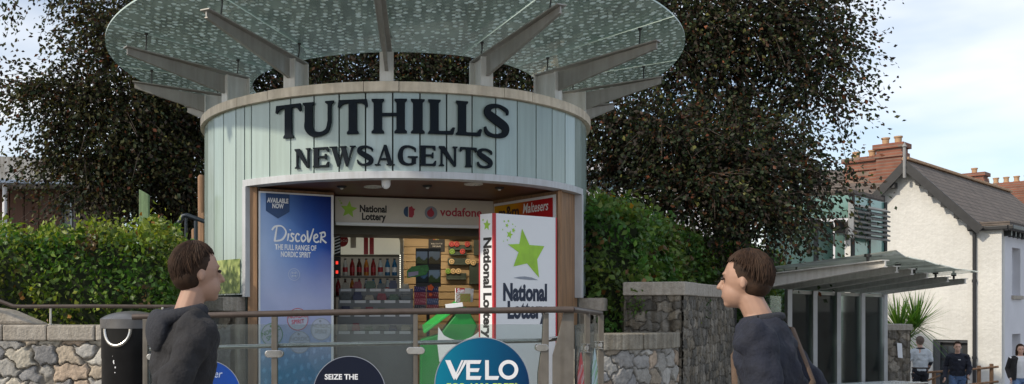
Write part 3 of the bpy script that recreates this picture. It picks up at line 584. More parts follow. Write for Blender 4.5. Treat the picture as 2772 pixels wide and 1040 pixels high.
starq = [(-.055,.22),(.04,.06),(.235,.055),(.14,-.085),(.165,-.27),(.01,-.13),(-.165,-.165),(-.10,-.02),(-.235,.055),(-.09,.065)]
mb = MB(); B.poly(mb, [(sc_x+x*1.03, sc_y+y*1.0) for x, y in starq], .001, .003); mb.build('star_logo', M['lime'], t)
mb = MB(); B.poly(mb, [(sc_x-.17+.15*x, sc_y-.285+.022*y) for x, y in [(0,.2),(.5,.8),(1,1),(1.6,.6),(2.2,-.6),(1.4,-.6),(.6,-.3)]], .001, .001); mb.build('logo_shadow_print', M['grey_ink'], t)
mb = MB()
for cx, cy, r in ((.20,B.h-.205,.043),(.25,B.h-.16,.026),(.165,B.h-.115,.022),(.13,B.h-.075,.012),(.185,B.h-.07,.014),(.24,B.h-.10,.009),(.11,B.h-.16,.009),(.12,B.h-.275,.007),(.17,B.h-.262,.010),(.275,B.h-.12,.006)): B.poly(mb, star(cx,cy,r,.3), .001, .002)
mb.build('star_burst', M['lime'], t)
B.text('National', B.w/2-.01, B.h-.865, .235, M['navy_ink'], t, bold=.011, xs=.73)
B.text('Lottery', B.w/2+.01, B.h-1.045, .235, M['navy_ink'], t, bold=.011, xs=.73)
mb = MB(); S.poly(mb, star(.098,S.h-.115,.058,.1,sk=.8), .001, .002); S.poly(mb, star(.05,S.h-.06,.013,.3), .001, .002); mb.build('star_logo', M['lime'], t)
frame_text('National Lottery', S.at(.058,S.h-.235), -Zv, S.ux, .135, M['black_ink'], 'lettering', t, bold=.006, xs=1.10, align='LEFT', lift=.001)
# ================================================================== shop interior
t = thing('drinks_fridge', (-.37,11.7,.455), 'lit drinks fridge with red disc and cream header inside the shop', 'fridge')
FX0, FX1, FY = -.86, .06, 11.42; hz0, hz1 = 2.29, 2.565
mb = MB(); mb.box(FX0,FX0+.04,FY,FY+.6,.47,2.60); mb.box(FX1-.045,FX1,FY,FY+.6,.47,2.60); mb.box(FX0,FX1,FY+.6,FY+.63,.47,2.60); mb.box(FX0+.04,FX1-.045,FY+.02,FY+.6,.47,.62)
mb.box(FX0+.04,FX1-.045,FY+.02,FY+.6,2.57,2.60); mb.build('cabinet', M['fridge_grey'], t, bevel=.006)
mb = MB(); q = [(FX0+.041,hz0),(FX1-.046,hz0)]+[(FX1-.046-.14+.14*math.sin(a),hz1-.14+.14*math.cos(a)) for a in np.linspace(math.pi/2,0,8)]+[(FX0+.041,hz1)]
mb.prism(q, (0,FY+.03,0), (1,0,0), (0,0,1), .03); mb.build('header', M['fridge_lit'], t)
FB = Board((FX0,FY),(FX1,FY),0,3)
mb = MB(); FB.poly(mb, circ(.155,2.462,.078), .001, .004); mb.build('red_disc', M['red'], t); FB.text('Coca-Cola', .155, 2.445, .05, M['white_ink'], t, shear=.25, xs=.62, lift=.006)
mb = MB(); FB.slab(mb,.425,.48,hz0,hz1,.001,.004); FB.slab(mb,.495,.55,hz0,hz1,.001,.004); mb.build('red_stripe', M['red'], t)
mb = MB(); FB.slab(mb,.26,.33,2.37,2.53,.001,.004); mb.build('notice', M['offwhite'], t)
mb = MB(); mb.box(FX0+.045,FX1-.05,FY+.57,FY+.595,.63,hz0); mb.build('lining', M['fridge_in'], t)
mb = MB()
for z in (2.03,1.78,1.53,1.28,1.03): mb.box(FX0+.045,FX1-.05,FY+.05,FY+.56,z-.012,z)
mb.build('shelf', M['fridge_grey'], t)
mb = MB()
for i in range(26): mb.box(FX1-.05,FX1-.041,FY-.004,FY-.0005,1.62+i*.026,1.634+i*.026)
mb.build('led_strip', M['led'], t)
cols = [('clear',(.55,.62,.66)),('red',(.30,.02,.02)),('blue',(.03,.16,.34)),('orange',(.55,.2,.03)),('brown',(.09,.03,.02)),('pale',(.6,.62,.6)),('green',(.05,.25,.08))]
bm_ = {c: mat(c+'_drink', v, .2, .1) for c, v in cols}; capm = M['dark_plastic']
protos = {}
def bottle(c):
    t = thing('drink_bottle', (0,0,0), 'drink bottle standing on a shelf of the lit drinks fridge', 'bottle', 'bottles in the drinks fridge')
    mb = MB(); mb.lathe([(0,0),(.03,0),(.032,.01),(.032,.12),(.026,.15),(.013,.185),(.013,.2)], (0,0,0), 12); mb.build('body', bm_[c], t, smooth=40)
    mb = MB(); mb.lathe([(.0327,.045),(.0327,.105)], (0,0,0), 12); mb.build('label', M['white'] if c in ('blue','green') else M['red'], t, smooth=40)
    mb = MB(); mb.lathe([(.015,.198),(.015,.215),(0,.215)], (0,0,0), 10); mb.build('cap', capm, t); return t
seq = ['clear','pale','red','brown','orange','red','clear','blue','blue']
for row, z in enumerate((2.031,1.781)):
    for i in range(9):
        c = seq[(i+row*2)%9]
        if c not in protos: protos[c] = bottle(c); o = protos[c]
        else: o = copy_tree(protos[c])
        o.location = (FX0+.10+i*.088, FY+.12, z)
        o['label'] = f'{c} drink bottle on the {"upper" if row==0 else "lower"} lit fridge shelf'
# striped banner + till lights at the left reveal
t = thing('striped_banner', (XP(912,10.9),10.9,2.25), 'black and white striped banner hanging beside the drinks fridge', 'banner')
x0 = XP(905,10.9); BB = Board((x0,10.9),(x0+.075,10.9),2.24,2.56); mb = MB(); BB.slab(mb,0,.075,0,.32,0,.004); mb.build('cloth', M['black_ink'], t)
mb = MB()
for i in range(8): BB.poly(mb, [(.005,.02+i*.037),(.07,.045+i*.037),(.07,.06+i*.037),(.005,.035+i*.037)], .0045, .001)
mb.build('stripes', M['white_ink'], t)
t = thing('card_terminal', (XP(913,10.9),10.9,2.0), 'dark terminal with two red lights at the left of the fridge', 'terminal')
mb = MB(); mb.box(x0,x0+.075,10.9,10.95,1.98,2.23); mb.build('casing', M['dark_plastic'], t, bevel=.006)
for z in (2.16,2.05): mb = MB(); mb.box(x0+.018,x0+.045,10.894,10.8995,z-.018,z+.018); mb.build('red_light', M['red_led'], t)
# display counter with tiers of goods
t = thing('display_counter', (-.25,10.9,.455), 'grey stepped counter full of boxed sweets in the doorway', 'counter')
mb = MB(); mb.box(-.72,.17,10.72,11.3,.47,1.36)
for i, (z, y) in enumerate(((1.56,10.82),(1.72,10.94),(1.86,11.06))): mb.box(-.72,.17,y,11.3,z-.2 if i==0 else z-.16+.002,z)
mb.build('carcass', M['counter'], t, bevel=.005)
for z, y in ((1.36,10.72),(1.56,10.82),(1.72,10.94),(1.86,11.06)):
    for i in range(5): mb = MB(); mb.box(-.70+i*.176,-.70+i*.176+.13,y-.006,y-.001,z-.035,z-.003); mb.build('price_strip', M['white'], t)
pk = [mat('sweet_pack', c, .4, .25, 25) for c in ((.04,.05,.12),(.25,.05,.07),(.10,.12,.13),(.35,.33,.28),(.08,.14,.10))]
first = None
for z, y in ((1.361,10.74),(1.561,10.84),(1.721,10.96),(1.861,11.08)):
    for i in range(6):
        x = -.69+i*.143; w, h = random.uniform(.09,.125), random.uniform(.045,.09)
        mb = MB(); mb.box(x,x+w,y,y+.07,z,z+h*.75); mb.prism([(0,0),(.012,0),(.012,h*.4),(0,h*.4)], (x+w*.1,y+.055,z+h*.75), (0,1,0), (0,0,1), w*.8)
        o = mb.build('sweet_box', pk[(i*3+int(z*10))%5], None, bevel=.003); tag(o, f'small sweet box on tier {["one","two","three","four"][[1.361,1.561,1.721,1.861].index(z)]} of the grey doorway counter', 'sweet box', 'boxed sweets on the counter')
# slat wall goods
SW = Board((-.1,12.333),(1.75,12.333),0,3)
def su(px): return XP(px,12.33)+.1
def sv(py): return ZP(py,12.33)
t = thing('wall_poster', SW.at(su(1182),sv(680)), 'small black poster with rainbow stripes on the slatted back wall', 'poster')
mb = MB(); SW.slab(mb, su(1160),su(1204),sv(682),sv(628),.001,.006); mb.build('sheet', M['black_ink'], t)
for i, c in enumerate(((.5,.08,.03),(.55,.25,.03),(.5,.4,.06),(.25,.3,.08))): mb = MB(); SW.slab(mb, su(1173)+i*.02,su(1173)+i*.02+.013,sv(650),sv(630),.0065,.008); mb.build('stripe', mat('stripe_print',c,.5), t)
for s_, py in (('WALK OUT OF', 662),('EMPORIUM', 669)): SW.text(s_, su(1182), sv(py), .028, M['offwhite'], t, lift=.008, xs=.8)
disc_m = [mat('tag_'+n, c, .5, .15) for n, c in (('orange',(.62,.20,.03)),('red',(.5,.04,.03)),('cream',(.6,.42,.2)),('lime',(.2,.36,.04)))]
racks = [((1216,1274,648,640),[(1224,2),(1236,2),(1250,0),(1264,0)],641,'upper green rack of round orange tubs on the slatted wall'),((1214,1276,676,664),[(1222,1),(1236,1),(1264,1)],662,'green rack of round red tubs under the upper tub rack'),
         ((1216,1262,690,682),[(1223,3),(1251,1)],682,'short dark rack with one red and one green tub'),((1212,1270,716,700),[(1222,2),(1282,2)],709,'dark rack of coils on the slatted wall'),
         ((1208,1262,756,740),[(1212,3),(1226,2),(1240,2)],735,'dark rack with a lime coil low on the slatted wall'),((1282,1312,690,628),[(1296,0),(1298,2)],636,'tall dark hanging card with orange discs at right of the slatted wall'),((1270,1312,768,712),[(1280,2)],712,'large black panel with a pale ring beside the lottery box')]
for (a, b, y0, y1), ds, py, lb in racks:
    t = thing('wall_rack', SW.at((su(a)+su(b))/2, sv(y0)), lb, 'rack', 'racks on the slatted wall')
    mb = MB(); SW.slab(mb, su(a),su(b),sv(y0),sv(y1),.001,.05); SW.slab(mb, su(a),su(b),sv(y0)-.01,sv(y0)+.01,.052,.07); mb.build('tray', mat('rack_plastic',(.03,.045,.03),.5), t, bevel=.003)
    for px, k_ in ds:
        if px > b: px = b-4
        mb = MB(); SW.poly(mb, circ(su(px), sv(py), .036, 20), .051, .03); mb.build('tub', disc_m[k_], t, bevel=.004)
        mb = MB(); annulus(mb, SW, su(px), sv(py), .016, .022, .083, 20); mb.build('tub_ring', M['black_ink'], t)
# postcard spinner
Yp = 11.0; t = thing('postcard_spinner', (XP(1155,Yp),Yp,.455), 'black postcard spinner in the middle of the doorway', 'card rack')
cx = XP(1155,Yp)+.02; mb = MB(); mb.tube([(cx,Yp+.12,.46),(cx,Yp+.12,2.33)], .02, 10); mb.lathe([(0,.0),(.22,.0),(.22,.03),(.03,.05)], (cx,Yp+.12,.458), 20); mb.build('pole', M['dark_plastic'], t, smooth=40)
mb = MB(); mb.box(cx-.15,cx+.15,Yp+.02,Yp+.05,1.88,2.34); mb.box(cx-.15,cx+.15,Yp-.01,Yp+.02,1.88,1.90); mb.box(cx-.15,cx+.15,Yp-.01,Yp+.02,2.12,2.14); mb.build('rack', M['dark_plastic'], t)
PB = Board((cx-.15,Yp),(cx+.15,Yp),0,3)
def scene_fn(sk, ld):
    return lambda u, v: np.where((v > .45+.12*np.sin(u*7))[...,None], np.array(sk)*(.8+.3*v[...,None]), np.array(ld)*(.6+.5*np.sin(u*30+v*20)[...,None]**2))
for u0, z, sk, ld, lb in ((.005,2.15,(.35,.45,.6),(.16,.2,.1),'upper left landscape postcard on the black spinner'),(.155,2.15,(.4,.47,.55),(.2,.17,.1),'upper right landscape postcard on the black spinner'),(.005,1.93,(.10,.22,.42),(.03,.05,.06),'lower left dark lake postcard on the black spinner'),(.155,1.93,(.3,.42,.55),(.08,.14,.05),'lower right landscape postcard on the black spinner')):
    o = PB.printed('postcard', u0, u0+.135, z, z+.15, .0 if z>2 else 0.0, scene_fn(sk, ld), None, 14, 12, M['matte_print'])
    s_ = o.modifiers.new('thickness','SOLIDIFY'); s_.thickness = .002; tag(o, lb, 'postcard', 'postcards on the spinner')
mb = MB(); PB.poly(mb, [(-.10,1.98),(.12,2.02),(.16,2.09),(.14,2.14),(-.05,2.12),(-.11,2.06)], .02, .002); o = mb.build('flyer', mat('green_flyer',(.05,.25,.06),.5,.4,30), None); tag(o, 'green cut-out flyer across the middle of the postcard spinner', 'flyer')
fb = MB(); PB.poly(fb, [(-.09,1.995),(.03,2.02),(.03,2.065),(-.09,2.05)], .0225, .001); fb.build('panel', mat('lilac_print',(.42,.38,.55),.5), o)
mb = MB(); PB.poly(mb, star(.175,1.868,.042,.2,.75), .03, .003); tag(mb.build('price_star', mat('dayglo_orange',(.85,.12,.01),.5,.05), None), 'larger dayglo orange price star above the magazines', 'price tag')
mb = MB(); PB.poly(mb, star(.175,1.785,.024,.2,.75), .05, .003); tag(mb.build('price_star', bpy.data.materials['dayglo_orange'], None), 'smaller dayglo orange price star among the magazines', 'price tag')
mc = [(.06,.04,.15),(.04,.05,.16),(.3,.04,.07),(.22,.03,.05),(.35,.08,.12),(.10,.13,.25),(.05,.05,.07),(.28,.05,.06)]
for r_i in range(4):
    for c_i in range(2):
        z = 1.79-r_i*.075; u0 = -.02+c_i*.15; cc = np.array(mc[r_i*2+c_i])
        def mf(u, v, cc=cc): k = ((np.sin(u*40)*np.sin(v*9+u*3) > .35) & (v > .45)); return np.where(k[...,None], cc*1.2+.22, np.broadcast_to(cc,(u.shape+(3,))))
        o = PB.printed('magazine', u0, u0+.142, z, z+.10, .005+.014*r_i, mf, None, 26, 16, M['matte_print']); s_ = o.modifiers.new('thickness','SOLIDIFY'); s_.thickness = .006; s_.offset = -1
        tag(o, f'{"purple" if r_i<2 else "red"} magazine in row {["one","two","three","four"][r_i]}, {"left" if c_i==0 else "right"} of the pair under the postcards', 'magazine', 'magazines under the postcards')
# green newspaper stand with papers
t = thing('newspaper_stand', (.5,9.55,.455), 'bright green plastic newspaper stand with white crescent emblem', 'newspaper stand')
mb = MB(); mb.prism([(.21,.47),(.70,.47),(.72,1.25),(.80,1.44),(.68,1.64),(.62,1.62),(.42,1.36),(.22,1.30)], (0,9.72,0), (1,0,0), (0,0,1), .34); mb.build('body', M['green_stand'], t, bevel=.015)
mb = MB(); mb.obox((.26,9.36,1.36), (.36,0,.27), (0,.3,.06), (-.018,0,.024)); mb.build('tray', mat('bright_green_plastic',(.03,.42,.07),.3,.15), t, bevel=.006)
GB = Board((0,9.379),(1,9.379),0,3); mb = MB(); q = [(.40+.42*s,1.255+.27*(s-.42)**2*1.9-.02) for s in np.linspace(0,1,16)]; q2 = [(.40+.42*s,1.39-.30*s*(1-s)*1.25) for s in np.linspace(1,0,16)]
GB.poly(mb, [(.40,1.43)]+q2[::-1][2:]+[(.84,1.40),(.83,1.34)]+[(.72,1.27),(.58,1.24),(.50,1.12),(.46,1.02),(.41,1.08),(.39,1.25)], .001, .006); mb.build('crescent_emblem', M['white'], t)
def sunf(u, v):
    o = np.full(u.shape+(3,),.5); o[(v>.66)&(u<.62)] = (.42,.03,.05); k = (v<.62)&(u>.3); o[k] = (.22,.26,.06); k2 = (np.sin(u*25+v*9)*np.sin(v*31) > .3)&(v<.6); o[k2] = (.3,.12,.08); return o
NB = Board((XP(1234,9.5),9.5),(XP(1278,9.5),9.56),0,3); vv0 = ZP(818,9.5)
t2 = thing('newspaper', NB.at(.08,vv0), 'folded red-top newspaper leaning in the green stand', 'newspaper', 'newspapers in the green stand')
NB.printed('front_page', .0, .165, vv0, vv0+.145, .0, sunf, t2, 30, 30, M['matte_print']); mb = MB(); NB.slab(mb, .001,.164,vv0+.001,vv0+.144,-.02,-.001); mb.build('pages', M['white'], t2)
NB.text('Sun', .055, vv0+.102, .055, M['white_ink'], t2, bold=.002, lift=.0015)
mb = MB(); mb.obox(NB.at(.155,vv0,-.04), NB.ux*.055, -NB.n*.02, Zv*.138+NB.ux*.012); tag(mb.build('newspaper', M['white'], None, bevel=.004), 'white folded newspaper standing behind the red-top paper', 'newspaper', 'newspapers in the green stand')
mb = MB(); mb.obox((XP(1208,9.35),9.3,ZP(836,9.35)), (.17,0,.02), (0,.16,0), (-.01,0,.045)); tag(mb.build('newspaper', M['white'], None, bevel=.004), 'white folded newspaper lying flat on the front of the green stand', 'newspaper', 'newspapers in the green stand')
# warm tube lamp under the shop ceiling, as seen glowing beside the fridge
t = thing('tube_lamp', (.35,11.5,2.83), 'warm tube lamp on the shop ceiling beside the fridge', 'lamp')
mb = MB(); mb.box(-.15,1.1,11.44,11.56,2.835,2.872); mb.build('fitting', M['lamp'], t)
mb = MB(); mb.tube([(-.1,11.5,2.80),(1.05,11.5,2.80)], .018, 10); mb.build('tube', M['warm_tube'], t)
ld = bpy.data.lights.new('tube_light','AREA'); ld.shape = 'RECTANGLE'; ld.size = 1.1; ld.size_y = .1; ld.energy = 18; ld.color = (1,.85,.64); lo = bpy.data.objects.new('tube_light', ld); COL.objects.link(lo); lo.parent = t; lo.location = (.12,0,-.055)
# ================================================================== glass railing in front of the kiosk
YR = 6.2
t = thing('glass_railing', (-.3,YR,.45), 'glass railing with brown handrail and steel posts in front of the kiosk', 'railing')
mb = MB(); mb.tube([P(359,858,6.27),P(900,846,6.2),P(1552,838,6.15)], .0215, 14); mb.build('handrail', M['rail'], t, smooth=40)
mb = MB(); mb.tube([P(1549,838,6.15),P(1556,838.5,6.17),P(1626,848,7.5)], .0212, 14); mb.build('handrail', M['rail'], t, smooth=40)
mb = MB(); mb.tube([P(388,946,6.30),P(550,941,6.28),P(965,931,6.27),P(1468,922,6.24),P(1535,913,6.30)], .0155, 12); mb.build('mid_rail', M['stainless'], t, smooth=40)
def fin(pxq, Y, d, name='post', m='post'):
    mb = MB(); mb.prism([(XP(a,Y), ZP(b,Y)) for a, b in pxq], (0,Y+d/2,0), (1,0,0), (0,0,1), d); return mb.build(name, M[m], t, bevel=.002)
def clamp(post, px, py, w, h, Y):
    x, z = XP(px,Y), ZP(py,Y); mb = MB(); n = 8; q = [(x+(w/2-h/2)+h/2*math.sin(a), z+h/2*math.cos(a)) for a in np.linspace(0,math.pi,n)]+[(x-(w/2-h/2)-h/2*math.sin(a), z-h/2*math.cos(a)) for a in np.linspace(0,math.pi,n)]
    mb.prism(q, (0,Y+.03,0), (1,0,0), (0,0,1), .06); mb.build('clamp', M['stainless'], post, bevel=.004)
for pq, cl in (([(389,864),(402,864),(402,1330),(389,1330)],(410,966,22,.044)),([(736,858),(751,858),(751,1330),(736,1330)],(743,958,50,.05)),([(1119,850),(1131,850),(1131,1330),(1119,1330)],(1125,949,50,.05)),([(1471,848),(1484,848),(1484,1330),(1456,1330),(1456,1010),(1467,930)],(1466,941,36,.05))):
    p_ = fin(pq, YR, .055); clamp(p_, cl[0], cl[1], cl[2]/F*YR, cl[3], YR-.005)
fin([(1526,846),(1553,846),(1553,1330),(1496,1330),(1496,962),(1512,905)], 6.19, .02)
for px, Y in ((1590,6.75),(1627,7.42)):
    p_ = fin([(px-7,846 if Y<7 else 852),(px+6,846 if Y<7 else 852),(px+6,1300),(px-7,1300)], Y, .05); clamp(p_, px-2, 942 if Y<7 else 934, .022, .06, Y-.03)
for a, b in ((404,734),(753,1117),(1133,1469)):
    mb = MB(); mb.box(XP(a,YR),XP(b,YR),YR-.005,YR+.005,.56,1.505); mb.build('glass_pane', M['clear'], t, bevel=.0015)
for (pa, ya), (pb, yb) in (((1559,6.25),(1582,6.68)),((1597,6.82),(1619,7.34))):
    mb = MB(); vplank(mb, (XP(pa,ya),ya),(XP(pb,yb),yb),.01,.56,1.50); mb.build('glass_pane', M['clear'], t)
# stickers on the panes
GBd = Board((0,YR-.0055),(1,YR-.0055),0,3)
def sticker(label, px, py, rpx, fn, cat='sticker', n=64):
    cx, cz, r = XP(px,YR), ZP(py,YR), rpx/F*YR; e = thing('round_sticker', (cx,YR-.006,cz), label, cat, 'round stickers on the railing glass')
    rings = 14; vs = [(0,0)]+[(r*k/rings*math.cos(2*math.pi*i/n), r*k/rings*math.sin(2*math.pi*i/n)) for k in range(1,rings+1) for i in range(n)]
    co = np.array([GBd.at(cx+a, cz+b, .001) for a, b in vs]); A = np.array(vs)/r
    tri = [(0,1+i,1+(i+1)%n,1+(i+1)%n) for i in range(n)]; q = [(1+k*n+i,1+(k+1)*n+i,1+(k+1)*n+(i+1)%n,1+k*n+(i+1)%n) for k in range(rings-1) for i in range(n)]
    me = bpy.data.meshes.new('disc'); me.from_pydata(co.tolist(), [], [f[:3] for f in tri]+q); at = me.color_attributes.new('Col','FLOAT_COLOR','POINT'); c4 = np.ones((len(co),4)); c4[:,:3] = fn(A[:,0],A[:,1]); at.data.foreach_set('color', c4.astype('f').ravel()); me.materials.append(M['print'])
    link('disc', me, e); mb = MB(); annulus(mb, GBd, cx, cz, r*.985, r*1.004, .002, n); mb.build('rim', M['grey_ink'], e); return e, cx, cz, r
e, cx, cz, r = sticker('big round teal to navy sticker with large white brand lettering on the glass', 1305, 1042, 129, lambda x, y: lerp([(0,(.004,.20,.31)),(.45,(.003,.10,.21)),(1,(.003,.03,.10))], (x+1)/2))
zb, h = ZP(1030,YR), (1030-972)/F*YR
def pp(q): return [(XP(a,YR), ZP(b,YR)) for a, b in q]
mb = MB(); GBd.poly(mb, pp([(1205,975),(1219,975),(1234,1009),(1249,975),(1255,975),(1229,1029),(1225,1022)]), .0025); GBd.poly(mb, pp([(1243,1005),(1257,975),(1266,975),(1235,1029),(1231,1022)]), .0036)
mb.build('lettering', M['white_ink'], e)
mb = MB(); GBd.poly(mb, pp([(1262,975),(1303,975),(1299,985),(1272,985),(1272,997),(1298,997),(1294,1007),(1272,1007),(1272,1018),(1303,1018),(1299,1028),(1262,1028)]), .0025)
GBd.poly(mb, pp([(1313,975),(1323,975),(1323,1018),(1351,1018),(1347,1028),(1313,1028)]), .0025); mb.build('lettering', M['white_ink'], e)
mb = MB(); annulus(mb, GBd, XP(1376,YR), ZP(1001,YR), 16.5/F*YR, 26.5/F*YR, .0027); mb.build('lettering', M['white_ink'], e)
GBd.text('FOR 1000 FREE*', XP(1305,YR), ZP(1057,YR), .068, M['yellow_ink'], e, bold=.0016, xs=1.02, lift=.0025)
e, cx, cz, r = sticker('round black sticker with white capital lettering on the middle glass pane', 946, 1062, 98, lambda x, y: np.tile((.010,.014,.03),(len(x),1)))
GBd.text('SEIZE THE', XP(924,YR), ZP(1027,YR), .050, M['white_ink'], e, bold=.0013, lift=.0025); GBd.text('MOMENT', XP(946,YR), ZP(1057,YR), .050, M['white_ink'], e, bold=.0013, lift=.0025)
e, cx, cz, r = sticker('round royal blue sticker with script lettering on the left glass pane', 560, 1068, 93, lambda x, y: lerp([(0,(.02,.05,.20)),(1,(.01,.06,.32))], (x+1)/2))
GBd.text('Discover', XP(556,YR), ZP(1022,YR), .075, pale, e, shear=.28, xs=.8, lift=.0025)
for (pa, ya), (pb, yb), w0, lb, c1, c2 in (((1561,6.29),(1581,6.66),1, 'red pointed sticker on the return pane of the railing',(.50,.06,.07),(.50,.42,.42)),((1600,6.88),(1617,7.29),1,'pale pointed sticker with green smudge on the return pane',(.45,.58,.62),(.12,.36,.10))):
    Bq = Board((XP(pa,ya),ya-.008),(XP(pb,yb),yb-.008),.56,1.5); hh = Bq.h*.80; w = Bq.w; e = thing('pointed_sticker', Bq.at(w/2,0), lb, 'sticker')
    nu, nv = 10, 60; U, V = np.meshgrid(np.linspace(0,1,nu), np.linspace(0,1,nv)); wd = np.minimum(1, (1-V)*4.5)**.8*.5; q = np.stack([w*(.5+(U-.5)*2*wd*.9), V*hh],-1).reshape(-1,2)
    k = ((np.sin(U*21+V*50)*np.sin(V*93+U*13) > .25) & (abs(V-.45)<.42)).ravel()[:,None]; col = np.where(k, c2, c1); ix = np.arange(nu*nv).reshape(nv,nu)
    np_mesh('sheet', np.array([Bq.at(a,b,.002) for a,b in q]), np.stack([ix[:-1,:-1].ravel(),ix[:-1,1:].ravel(),ix[1:,1:].ravel(),ix[1:,:-1].ravel()],1), M['print'], col, e)
# ================================================================== litter bin
bx, by, br = XP(357,6.75), 6.75, .215; zt = 1.545
t = thing('litter_bin', (bx,by,.452), 'black round litter bin with domed lid and steel-rimmed mouth', 'litter bin')
mb = MB(); mb.lathe([(0,.455),(br*.96,.455),(br*.985,.47),(br*.985,zt-.30),(br,zt-.29),(br,zt-.02)], (bx,by,0), 40); mb.build('body', M['bin'], t, smooth=40)
mb = MB(); mb.lathe([(br*.9,zt-.075),(br+.006,zt-.075),(br+.008,zt-.008),(br-.004,zt),(br*.8,zt+.022),(br*.5,zt+.04),(br*.2,zt+.048),(0,zt+.05)], (bx,by,0), 40); mb.build('lid', M['bin_lid'], t, smooth=40)
th0 = rad(-13); zc = zt-.078
def bs(s, z, r): a = th0+s/br; return Vector((bx+r*math.sin(a), by-r*math.cos(a), z))
mb = MB(); arc = [(.10*math.cos(a), zc+.118*math.sin(a)) for a in np.linspace(math.pi,2*math.pi,24)]
n = len(arc); top = [(x, zc-.002) for x, _ in arc]; mb.add([bs(x,z,br+.003) for x,z in arc]+[bs(x,z,br+.003) for x,z in top], [(i,i+1,n+i+1,n+i) for i in range(n-1)]); mb.build('mouth', mat('mouth_black',(.003,.003,.003),.9), t)
mb = MB(); mb.tube([bs(x,z,br+.008) for x,z in arc], .0135, 8, sy_=1.0); mb.build('rim', M['stainless'], t, smooth=50)
mb = MB()
for px, py, w, h in ((311,964,9,3),(314,969,4,4),(311,978,4,8),(312,983,3,5),(316,994,4,5),(315,1008,3,3)):
    s_ = XP(px,6.55)-bx; th0 = 0; s_ = br*math.asin(max(-.95,min(.95,(XP(px,6.58)-bx)/br))); z = ZP(py,6.58); a = w/F*6.6/2; c_ = h/F*6.6/2
    mb.add([bs(s_-a,z-c_*.6,br-.0005),bs(s_+a*.6,z-c_,br-.0005),bs(s_+a,z+c_*.7,br-.0005),bs(s_-a*.5,z+c_,br-.0005)], [(0,1,2,3)])
mb.build('scuff', M['white_ink'], t)
# ================================================================== left retaining wall, handrail, hedge
YW = 8.0
t = thing('fieldstone_wall', (-4,YW,.45), 'low fieldstone retaining wall with granite cap at the left', 'wall')
WX1 = XP(492,8.0)
rubble('stonework', lambda u, v: (np.stack([-7+u, 0*u+YW+.0, .3+v],1), np.stack([0*u,0*u-1,0*u],1)), 7+WX1, 1.035, .20, .14, .0100, PAL+[(.40,.385,.35)], (.20,.185,.16), .042, t, 8)
mb = MB(); mb.box(-7,WX1,YW+.012,YW+.34,.3,1.335); mb.build('core', M['granite_dark'], t)
mb = MB(); xs = [-7,-6.1,-5.3,-4.55,-3.46+.03]; xs = [-7,-6.2,-5.45,-4.7,-3.95]+[XP(p,YW) for p in (12,132,262,372,440,492)]
for a, b in zip(xs[:-1], xs[1:]): j = random.uniform(-.006,.006); mb.box(a+.004,b-.004,YW-.055+j,YW+.36,1.337,1.472+j*.5)
mb.build('cap', M['granite'], t, bevel=.014)
mb = MB(); mb.prism([(-7,1.474),(-3.15,1.474),(-3.45,1.60),(-4.2,1.72),(-7,1.75)], (0,YW+.36,0), (1,0,0), (0,0,1), .30); mb.build('sloping_cap', M['granite'], t, bevel=.03)
t = thing('wall_handrail', (XP(137,8.0),8.1,1.47), 'thin brown handrail on small posts along the fieldstone wall', 'handrail')
mb = MB(); mb.tube([P(-260,740,7.95),P(-60,793,7.95),P(36,829,7.95),P(60,830,7.95),P(250,829,7.98),P(478,830,8.05)], .0165, 12); mb.build('handrail', M['rail'], t, smooth=40)
for px in (137,440): mb = MB(); mb.tube([P(px,832,8.0),P(px,832,8.0)*1-Vector((0,0,.17))], .011, 10); mb.lathe([(0,1.474),(.03,1.474),(.03,1.482),(.011,1.484)], (XP(px,8.0),8.0,0), 14); mb.build('post', M['stainless'], t, smooth=40)
structure('planting_bed', MB().box(-14,-2.75,8.37,19,-.2,1.33).box(-2.72,2.2,13.65,19,-.9,.6), M['soil'])
def leaf_cloud(name, c, d, s, col, m, parent, wr=.62, fold=.22):
    """one folded two-facet leaf per centre c, pointing along d, length s"""
    n = len(c); d = d/np.linalg.norm(d,axis=1,keepdims=True); r = rng.normal(size=(n,3)); sd = np.cross(d,r); sd /= np.linalg.norm(sd,axis=1,keepdims=True)+1e-9; nn = np.cross(sd,d); s = s[:,None]
    v = np.stack([c-d*s*.5, c+sd*s*wr*.5+nn*s*fold*.5+d*s*.0, c+d*s*.5, c-sd*s*wr*.5+nn*s*fold*.5], 1).reshape(-1,3)
    b = np.arange(n)*4; f = np.concatenate([np.stack([b,b+2,b+1],1), np.stack([b,b+3,b+2],1)]); return np_mesh(name, v, f, m, np.repeat(col,4,0), parent)
